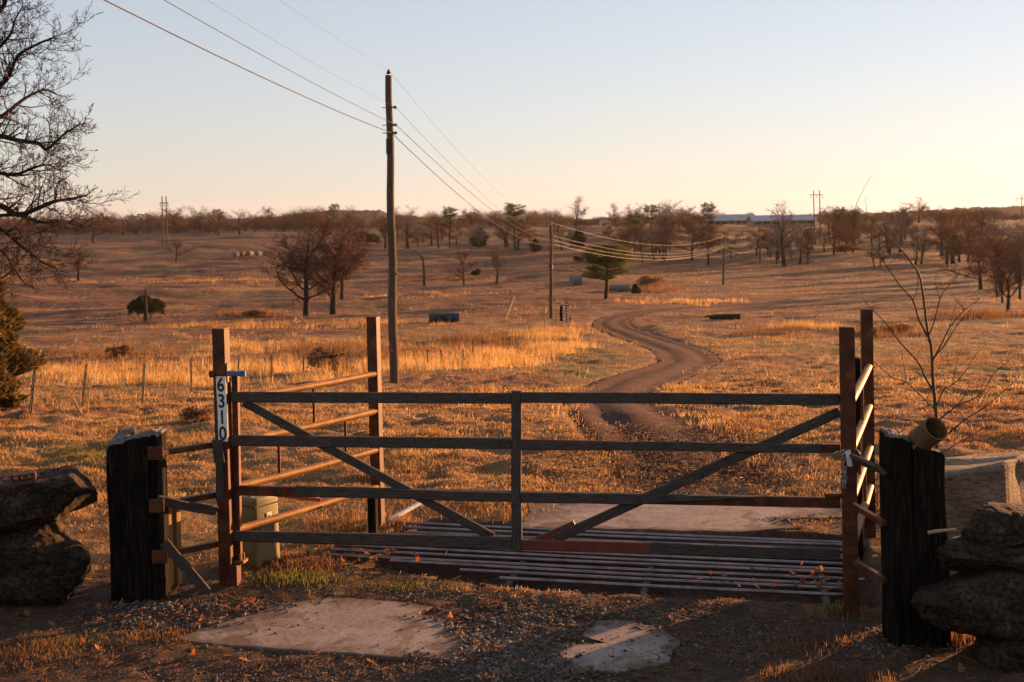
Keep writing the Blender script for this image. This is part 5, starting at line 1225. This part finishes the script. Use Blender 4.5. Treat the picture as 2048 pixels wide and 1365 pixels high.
def proto_cedar(key, seed, H_=3.0, rad=1.3, n=5000, m='cedar', low=.04, size=.12, shape='cone'):
    r = np.random.default_rng(seed); S = Segs(); S.put(np.zeros(3), UP * H_ * .5, .07 * H_ / 3, .05 * H_ / 3, 0); S.put(UP * H_ * .5, UP * H_ * .93, .05 * H_ / 3, .012, 0)
    h = low + (1 - low) * r.uniform(0, 1, n) ** (1.25 if shape == 'cone' else 1); a = r.uniform(0, 6.283, n)
    w_ = (1 - h) ** .75 * rad * 1.1 * (.45 + .55 * ss(low, .38, h)) if shape == 'cone' else rad * np.sqrt(np.clip(1 - (2 * h - 1.02) ** 2, 0, 1))
    w_ = w_ * (.72 + (.38 if shape == 'cone' else .62) * vn(a * 1.6 + seed, h * (8 if shape == 'cone' else 3.5), seed) + .26 * vn(a * 6, h * 19, seed + 1)); t_ = r.uniform(.15, 1, n) ** .45
    c = np.column_stack([np.cos(a) * w_ * t_, np.sin(a) * w_ * t_, h * H_])
    out = np.column_stack([np.cos(a), np.sin(a), np.full(n, .75)]) + r.normal(0, .45, (n, 3)); out /= np.linalg.norm(out, axis=1, keepdims=True)
    s = np.cross(out, r.normal(0, 1, (n, 3))); s /= np.linalg.norm(s, axis=1, keepdims=True); L = (size * r.uniform(.6, 1.7, n))[:, None]
    if shape == 'ball':
        nl = 13; lc = r.normal(0, 1, (nl, 3)); lc /= np.linalg.norm(lc, axis=1, keepdims=True); lc = lc * np.array([rad * .62, rad * .62, H_ * .36]) * r.uniform(.5, 1.1, (nl, 1)) + np.array([0, 0, H_ * .41]); li = r.integers(0, nl, n); lr = r.uniform(.26, .52, nl)[li] * rad * r.uniform(.3, 1, n) ** .4
        c = lc[li] + out * lr[:, None]; c[:, 2] = np.maximum(c[:, 2], .02)
    V = np.stack([c - out * L * .5, c + s * L * .3, c + out * L, c - s * L * .3], 1).reshape(-1, 3)
    V1, F1 = segs_mesh(S, 0, 0, 7)
    PROTO[key] = (H_, mesh_np('trunk', V1, F1, M['bark'], smooth=True), mesh_np('crown', V, np.arange(4 * n).reshape(-1, 4), M[m]))
proto_cedar('cedar', 31); proto_cedar('cedarball', 32, 2.2, 1.4, 4200, 'cedar', .03, .12, 'ball'); proto_cedar('cedarbig', 33, 3.6, 1.5, 26000, 'redcedar', .10, .085); proto_cedar('brush', 34, 1.6, 1.7, 2600, 'brush', .0, .13, 'ball')
trng = np.random.default_rng(99)
def tree(kind, px, py, top, wpx, name, cat, label, group=None, d=None, yaw=None):
    if d is None: g = drop(px, py)
    else: g = at(px, py, d); g[2] = Hs(g[0], g[1])
    H_, tr, cr = PROTO[kind]; s = g[1] / FPX
    h = (py - top) * s; sz = h / H_
    co = np.array(cr.get('ext') or 0)
    if 'ext' not in cr:
        n = len(cr.vertices); b = np.empty(n * 3, np.float32); cr.vertices.foreach_get('co', b); b = b.reshape(-1, 3); cr['ext'] = float(np.percentile(np.abs(b[:, :2]), 97) * 2)
    sx = wpx * s / cr['ext']; sx = min(max(sx * (1.3 if name == 'bare_tree' else 1.0), sz * .55), sz * 1.8)
    t = empty(name, g - UP * .05, label, cat, group); t.rotation_euler = (0, 0, trng.uniform(0, 6.28) if yaw is None else yaw); t.scale = (sx, sx, sz)
    for nm, me in (('trunk', tr), ('crown', cr)):
        o = bpy.data.objects.new(nm, me); C.objects.link(o); o.parent = t
    return t
GT = 'bare winter trees across the pasture'; GP = 'dark pines standing out over the bare trees'; GC = 'dark cedar bushes in the pasture'
T = [  # kind, px, base, top, width, label
    ('oak2', 186, 483, 404, 66, 'dark spreading bare tree before the left woods edge'), ('oak', 157, 561, 488, 46, 'small bare tree with a stout trunk below the spreading dark tree'),
    ('oak2', 353, 536, 477, 44, 'lone bare tree in the shaded hollow under the rusty pylon'), ('oak', 412, 463, 416, 40, 'bare tree merging with the far woods right of the rusty pylon'),
    ('stems', 612, 633, 416, 108, 'big twin-stemmed bare tree standing left of the near utility pole'), ('stems2', 666, 630, 420, 120, 'big russet twiggy bare tree closest to the near utility pole'),
    ('rusty', 684, 604, 430, 80, 'russet bare tree half hidden behind two big bare trees'), ('round', 817, 493, 405, 56, 'round-crowned bare tree just right of the near pole'),
    ('oak', 771, 493, 420, 40, 'bare tree mostly hidden by the near utility pole'), ('rusty', 877, 496, 420, 46, 'rust-leaved tree beside the round-crowned bare tree'), ('rusty2', 928, 573, 494, 34, 'slim rust-leaved tree in the shaded dip'),
    ('vee', 993, 570, 490, 46, 'forked bare tree in the shaded dip'), ('oak', 1011, 496, 440, 40, 'bare tree on the rise behind the forked tree'), ('rusty', 940, 470, 418, 44, 'russet tree above the dark wide cedar'),
    ('rusty', 1036, 502, 432, 56, 'russet tree below the tallest dark pine'), ('tall', 1124, 502, 415, 36, 'thin pale bare tree above the second pole'), ('tall', 1152, 460, 393, 42, 'tall pale feathery tree against the sky'),
    ('tall', 1234, 458, 405, 28, 'small pale bare tree right of the sunlit barn'), ('rusty', 1258, 507, 440, 56, 'russet tree topped by a dark pine right of barn'), ('oak', 1285, 523, 445, 32, 'thin dark bare tree behind the sagging wires'),
    ('vee', 1329, 523, 445, 50, 'forked dark bare tree under the sagging wires'), ('round', 1327, 480, 408, 56, 'pale round bare crown above the forked dark tree'), ('rusty', 1384, 522, 425, 64, 'broad russet tree left of the slender pole'),
    ('oak', 1417, 529, 440, 46, 'upright bare tree just left of the slender pole'), ('round', 1376, 470, 411, 50, 'pale round bare tree behind the broad russet tree'), ('oak2', 1340, 470, 418, 40, 'bare ridge tree between the pines and sheds'),
    ('oak', 1513, 511, 452, 36, 'bare tree directly behind the small distant pole'), ('rusty', 1536, 510, 446, 40, 'russet tree right of the small distant pole'), ('round', 1569, 530, 396, 54, 'tall bare tree rising above the long shed roof'),
    ('oak', 1553, 524, 432, 32, 'slim bare tree beside the tall tree at the shed'), ('vee', 1600, 525, 446, 40, 'forked russet tree below the pylon by the shed'), ('rusty2', 1616, 526, 442, 36, 'russet tree touching the forked one below the pylon'),
    ('rusty', 1668, 515, 434, 46, 'russet tree with thin leaning trunk right of the pylon'), ('rusty', 1693, 502, 424, 54, 'russet tree under two dark pine tops'), ('vee', 1706, 502, 428, 50, 'russet tree with forked trunk under two dark pine tops'),
    ('tall', 1749, 538, 478, 24, 'thin lone bare stem in the pasture behind the sapling'), ('tall', 1800, 512, 424, 50, 'greenish bare tree behind the sapling branches'), ('oak2', 1838, 450, 393, 54, 'dark bare tree alone on the hazy ridge'),
    ('tall', 1842, 528, 452, 44, 'bushy bare tree behind the sapling, low on the slope'), ('rusty2', 1884, 514, 412, 66, 'tall russet tree on the slope right of the lone ridge tree'), ('oak', 1919, 520, 450, 46, 'leaning bare tree above the track bend'),
    ('oak2', 1988, 446, 412, 54, 'bare spreading tree on the ridge near the hazy hill'), ('rusty', 1968, 520, 440, 56, 'russet tree above the last bend of the track'), ('rusty', 2003, 588, 452, 88, 'big russet tree beside the track bend'),
    ('oak', 2016, 626, 500, 60, 'dark bare tree in front of the big russet tree'), ('oak2', 2040, 600, 470, 60, 'dark bare tree at the very edge by the big russet tree'), ('vee', 1460, 512, 478, 40, 'low russet scrub tree behind the slender pole')]
for (k, px, py, tp, wd, lab) in T: tree(k, px, py, tp, wd, 'bare_tree', 'tree', lab, GT)
W = [(700, 1060, 474, 500, 19, 44), (1060, 1260, 470, 500, 8, 30), (1250, 1480, 470, 518, 22, 58), (1480, 1760, 466, 520, 24, 58), (1760, 1990, 470, 535, 22, 62), (1960, 2060, 520, 610, 12, 84), (-20, 620, 458, 472, 30, 44), (1260, 1960, 448, 462, 30, 30), (700, 1060, 452, 466, 16, 28)]
for (x0, x1, y0, y1, n, h) in W:
    for _ in range(n):
        py = trng.uniform(y0, y1); hh = h * trng.uniform(.7, 1.35); qx = trng.uniform(x0, x1)
        if (1405 < qx < 1650 or 1190 < qx < 1236) and py - hh < 452:
            if py < 470: continue
            hh = py - trng.uniform(452, 462)
        tree(trng.choice(['oak', 'oak2', 'rusty', 'rusty2', 'vee', 'round']), qx, py, py - hh, hh * trng.uniform(.55, .9), 'bare_tree', 'tree', 'small twiggy bare tree in the loose woodland on the far slope', 'bare trees of the loose woodland')
for (k, px, py, tp, wd, lab) in [('pineround', 437, 462, 413, 22, 'small dark pine above the far woods left of the big bare trees'), ('pineround', 283, 462, 420, 34, 'broad dark pine in the far woods left of the rusty pylon'), ('pineround', 668, 462, 413, 22, 'dark pine tip over the woods behind the big bare trees'),
    ('pinetop', 900, 497, 413, 30, 'dark pine beside the rust-leaved tree'), ('pinetop', 1030, 500, 408, 44, 'tallest dark pine left of the pale feathery tree'), ('pinetop', 1270, 506, 419, 34, 'dark round-topped pine right of the barn'),
    ('pinetop', 1303, 478, 417, 32, 'dark pine between the round-topped pine and the sheds'), ('pinetop', 1420, 480, 406, 26, 'narrow dark pine at the end of the blue shed'), ('pinetop', 1678, 505, 416, 26, 'dark pine top nearer the pylon'), ('pinetop', 1708, 503, 417, 26, 'dark pine top farther from the pylon'),
    ('pineround', 1946, 450, 426, 24, 'flat dark pine on the hazy ridge'), ('pineround', 1500, 446, 419, 14, 'tiny dark pine between the two shed roofs')]: tree(k, px, py, tp, wd, 'pine_tree', 'pine tree', lab, GP)
tree('pine', 1212, 606, 494, 94, 'pine_tree', 'pine tree', 'sunlit green pine with a bare lower trunk, alone in the pasture')
for (k, px, py, tp, wd, lab) in [('cedarball', 302, 636, 582, 50, 'dark cedar of two rounded clumps round a broken stump'), ('cedarball', 276, 634, 584, 36, 'smaller dark cedar clump touching the broken stump'), ('cedarball', 735, 487, 455, 50, 'dark reddish cedar behind the big bare trees'), ('cedar', 960, 495, 456, 62, 'wide dark cedar on the rise right of the near pole'),
    ('cedarball', 952, 556, 537, 18, 'small round cedar between two small trees in the dip'), ('cedar', 1071, 506, 480, 34, 'dark cedar just left of the second pole top'), ('cedar', 1158, 494, 458, 34, 'dark cedar right of the second pole'), ('cedarball', 1157, 517, 503, 20, 'tiny cedar under the dark cedar right of second pole'),
    ('cedar', 1271, 594, 570, 18, 'small sunlit cedar beside the grey bales'), ('cedarball', 1781, 449, 434, 14, 'tiny dark cedar on the ridge behind the sapling')]: tree(k, px, py, tp, wd, 'cedar_bush', 'cedar', lab, GC)
g = drop(292, 641); tag(MB().tube([g - UP * .3, g + UP * 1.0, at(291, 579, g[1])], [.36, .24, .08], 9).build('stump', M['bark'], smooth=True), 'broken stump between the two dark cedar clumps', 'stump')
def snag():
    g = drop(849, 573); t = empty('dead_tree', g, 'broken dead tree with one drooping limb right of the near pole', 'dead tree'); d = g[1]
    MB().tube([g - UP * .3, at(848, 540, d), at(846, 520, d), at(843, 512, d)], [.32, .26, .2, .1], 8).build('trunk', M['bark'], t, True)
    MB().tube([at(846, 520, d), at(838, 508, d), at(829, 503, d), at(820, 508, d)], [.12, .09, .06, .03], 6).build('limb', M['bark'], t, True)
snag()
for (px, py, tp, wd, lab) in ((655, 752, 700, 66, 'brown leafy bush by the barbed wire fence behind the gate'), (692, 752, 728, 36, 'low brown bush next to the larger fence bush'), (240, 720, 690, 44, 'dark brown brush clump in the grass beyond the fence'), (510, 634, 620, 70, 'wide low rusty brush patch before the big bare trees'),
                              (1690, 512, 494, 60, 'low red brush under the russet trees'), (1795, 668, 650, 60, 'dark brush clump in the grass behind the tall latch side posts'), (1300, 578, 552, 44, 'tall rusty brush right of the grey bales'), (395, 850, 818, 60, 'dry weedy bush near the dead branches')):
    tree('brush', px, py, tp, wd, 'brush_clump', 'bush', lab, 'brown brush clumps in the grass')
tree('cedarbig', -30, 842, 512, 150, 'cedar_tree', 'cedar', 'dark cedar with drooping sprays under the large bare tree', d=20.0)

def big_tree():                    # large bare tree, trunk just outside the frame
    d = 25.0; r = np.random.default_rng(12); b = at(-150, 830, d); b[2] = Hs(b[0], b[1])
    t = empty('bare_tree', b, 'large near bare tree with fine spreading twigs against the sky', 'tree')
    S = Segs(); tips = []
    P = dict(BASE); P.update(levels=4, seg=[6, 6, 5, 4, 3], kids=[0, 7, 5, 4, 0], rmin=.0045, wander=[.05, .14, .17, .2, .22], ratio=[.6, .42, .5, .5, .5], up=[0, .05, .05, .04, .03], start=[.3, .15, .12, .1, 0])
    tr = [b - UP * .3, at(-145, 600, d), at(-130, 430, d), at(-120, 250, d), at(-105, 60, d), at(-90, -120, d)]; rad = [.28, .24, .21, .17, .12, .07]
    for i in range(5): S.put(tr[i], tr[i + 1], rad[i], rad[i + 1], 0)
    limbs = [(.085, [(-105, 60), (-50, 40), (0, 20), (15, -10), (28, -40)]), (.075, [(-115, 200), (-40, 190), (0, 170), (18, 152), (36, 112), (76, 88), (100, 78)]), (.07, [(-120, 300), (-50, 250), (0, 235), (47, 199), (88, 180), (115, 190)]),
             (.075, [(-125, 330), (-50, 280), (0, 273), (35, 281), (76, 287), (94, 299), (126, 270), (155, 252)]), (.085, [(-130, 420), (-60, 400), (0, 411), (35, 430), (76, 417), (110, 403), (145, 398), (172, 391)]),
             (.065, [(-130, 430), (-60, 440), (0, 458), (35, 486), (65, 510), (90, 528), (112, 536)]), (.05, [(-135, 500), (-60, 540), (-10, 560), (20, 545), (40, 520), (60, 500)]), (.06, [(-130, 380), (-60, 340), (-10, 345), (30, 350), (70, 335), (95, 330), (112, 338)]),
             (.06, [(-100, 0), (-40, -40), (0, -60), (10, -110)]), (.055, [(-112, 130), (-60, 110), (-10, 100), (20, 70), (30, 40), (42, 18)]), (.05, [(-130, 445), (-50, 436), (36, 430), (60, 440), (90, 445), (110, 440), (130, 444)]), (.045, [(-130, 470), (-60, 480), (0, 500), (30, 540), (50, 570)])]
    for (r0, pl) in limbs:
        c = _catmull(np.array(pl, float), 3); n = len(c); dd = d + r.uniform(-2.2, 2.2); pts = [at(x, y, d + (dd - d) * i / n) for i, (x, y) in enumerate(c)]
        rr = np.linspace(r0, r0 * .22, n)
        for i in range(n - 1):
            S.put(pts[i], pts[i + 1], rr[i], rr[i + 1], 1)
            if i < 2: continue
            for _ in range((2 if i % 2 else 1) if pts[i][2] > 3.2 else 1):
                D = nz(pts[i + 1] - pts[i]); a = R(r.uniform(25, 65)); cdir = nz(D * math.cos(a) + perp(D, r) * math.sin(a) + UP * .15)
                grow(S, r, pts[i], cdir, r.uniform(.4, .9), max(rr[i] * .45, .008), 2, P, tips)
        grow(S, r, pts[-1], nz(pts[-1] - pts[-2]), .22, rr[-1] * .8, 2, P, tips)
    V1, F1 = segs_mesh(S, 0, 1, 9); V2, F2 = segs_mesh(S, 2, 9, 3)
    obj_np('trunk', V1, F1, M['bark'], t, smooth=True)
    k = np.array(tips); k = k[r.permutation(len(k))[:420]]; V3, F3 = leaf_cards(k, 1, .03, .035, r)
    obj_np('crown', np.vstack([V2, V3]), np.vstack([F2, F3 + len(V2)]), [M['darktwig'], M['leaf']], t, midx=[0] * len(F2) + [1] * len(F3))
big_tree()

def woods():                       # far belt of bare woodland that reads as one mass
    r = np.random.default_rng(77); Vs, Fs, Cs = [], [], []; n0 = 0
    belts = [(-120, 740, 600, 720, 620, 10, 14), (560, 1100, 640, 760, 260, 8.5, 12), (1090, 1480, 660, 860, 220, 8, 10.5), (1640, 2150, 640, 860, 200, 7, 10.5), (-120, 420, 560, 620, 80, 7, 10)]
    for (p0, p1, d0, d1, n, h0, h1) in belts:
        px = r.uniform(p0, p1, n); d = r.uniform(d0, d1, n); q = at(px, np.full(n, 440.0), d); q[:, 2] = base(q[:, 0], q[:, 1])
        h = r.uniform(h0, h1, n) * 1.14 * (.66 + .38 * vn(px * .03, d * .01, 81) + .16 * (r.uniform(0, 1, n) > .9)); w_ = h * r.uniform(.32, .5, n); per = 330
        m = n * per; c = np.repeat(q, per, 0); hh = np.repeat(h, per); ww = np.repeat(w_, per)
        u = r.normal(0, 1, (m, 3)); u /= np.linalg.norm(u, axis=1, keepdims=True); u *= (r.uniform(0, 1, m) ** .4)[:, None]
        P = c + u * np.column_stack([ww, ww, hh * .42]) + UP * (hh * .56)[:, None]
        dr = u + np.array([0, 0, .7]) + r.normal(0, .3, (m, 3)); dr /= np.linalg.norm(dr, axis=1, keepdims=True); s = np.cross(dr, r.normal(0, 1, (m, 3))); s /= np.linalg.norm(s, axis=1, keepdims=True)
        L = r.uniform(.5, 1.4, m)[:, None]; V = np.stack([P - s * .07, P + s * .07, P + dr * L], 1).reshape(-1, 3)
        kind = r.uniform(0, 1, n); col = np.where((kind < .18)[:, None], np.array([(.035, .036, .016)]), np.where((kind < .6)[:, None], np.array([(.115, .053, .037)]), np.array([(.075, .042, .034)]))) * r.uniform(.7, 1.3, (n, 1))
        Vs.append(V); Fs.append(np.arange(3 * m).reshape(-1, 3) + n0); Cs.append(np.repeat(np.repeat(col, per, 0), 3, 0)); n0 += 3 * m
        # trunks
        a = q - UP; b = q + UP * (h * .7)[:, None]; V = np.stack([a - [.14, 0, 0], a + [.14, 0, 0], b, a + [0, .2, 0]], 1).reshape(-1, 3); o = np.arange(n)[:, None] * 4
        Vs.append(V); Fs.append(np.vstack([o + [[0, 1, 2]], o + [[1, 3, 2]], o + [[3, 0, 2]]]) + n0); Cs.append(np.full((4 * n, 3), .045)); n0 += 4 * n
    tag(obj_np('far_woods', np.concatenate(Vs), np.concatenate(Fs), M['woods'], tint=np.concatenate(Cs)), kind='stuff')
woods()

def haze():                        # thin evening air round the whole scene
    m = bpy.data.materials.new('evening_haze'); m.use_nodes = True; N = m.node_tree.nodes; L = m.node_tree.links
    N.remove(N['Principled BSDF']); v = N.new('ShaderNodeVolumePrincipled'); v.inputs['Density'].default_value = .00003; v.inputs['Color'].default_value = (1, .93, .86, 1); v.inputs['Anisotropy'].default_value = .3
    L.new(v.outputs[0], N['Material Output'].inputs['Volume'])
    V = [(x, y, z) for z in (-75, 48) for y in (-4300, 4300) for x in (-4300, 4300)]
    F = np.array([[0, 2, 3, 1], [4, 5, 7, 6], [0, 1, 5, 4], [2, 6, 7, 3], [0, 4, 6, 2], [1, 3, 7, 5]])
    tag(obj_np('haze', V, F, m), kind='stuff')
haze()
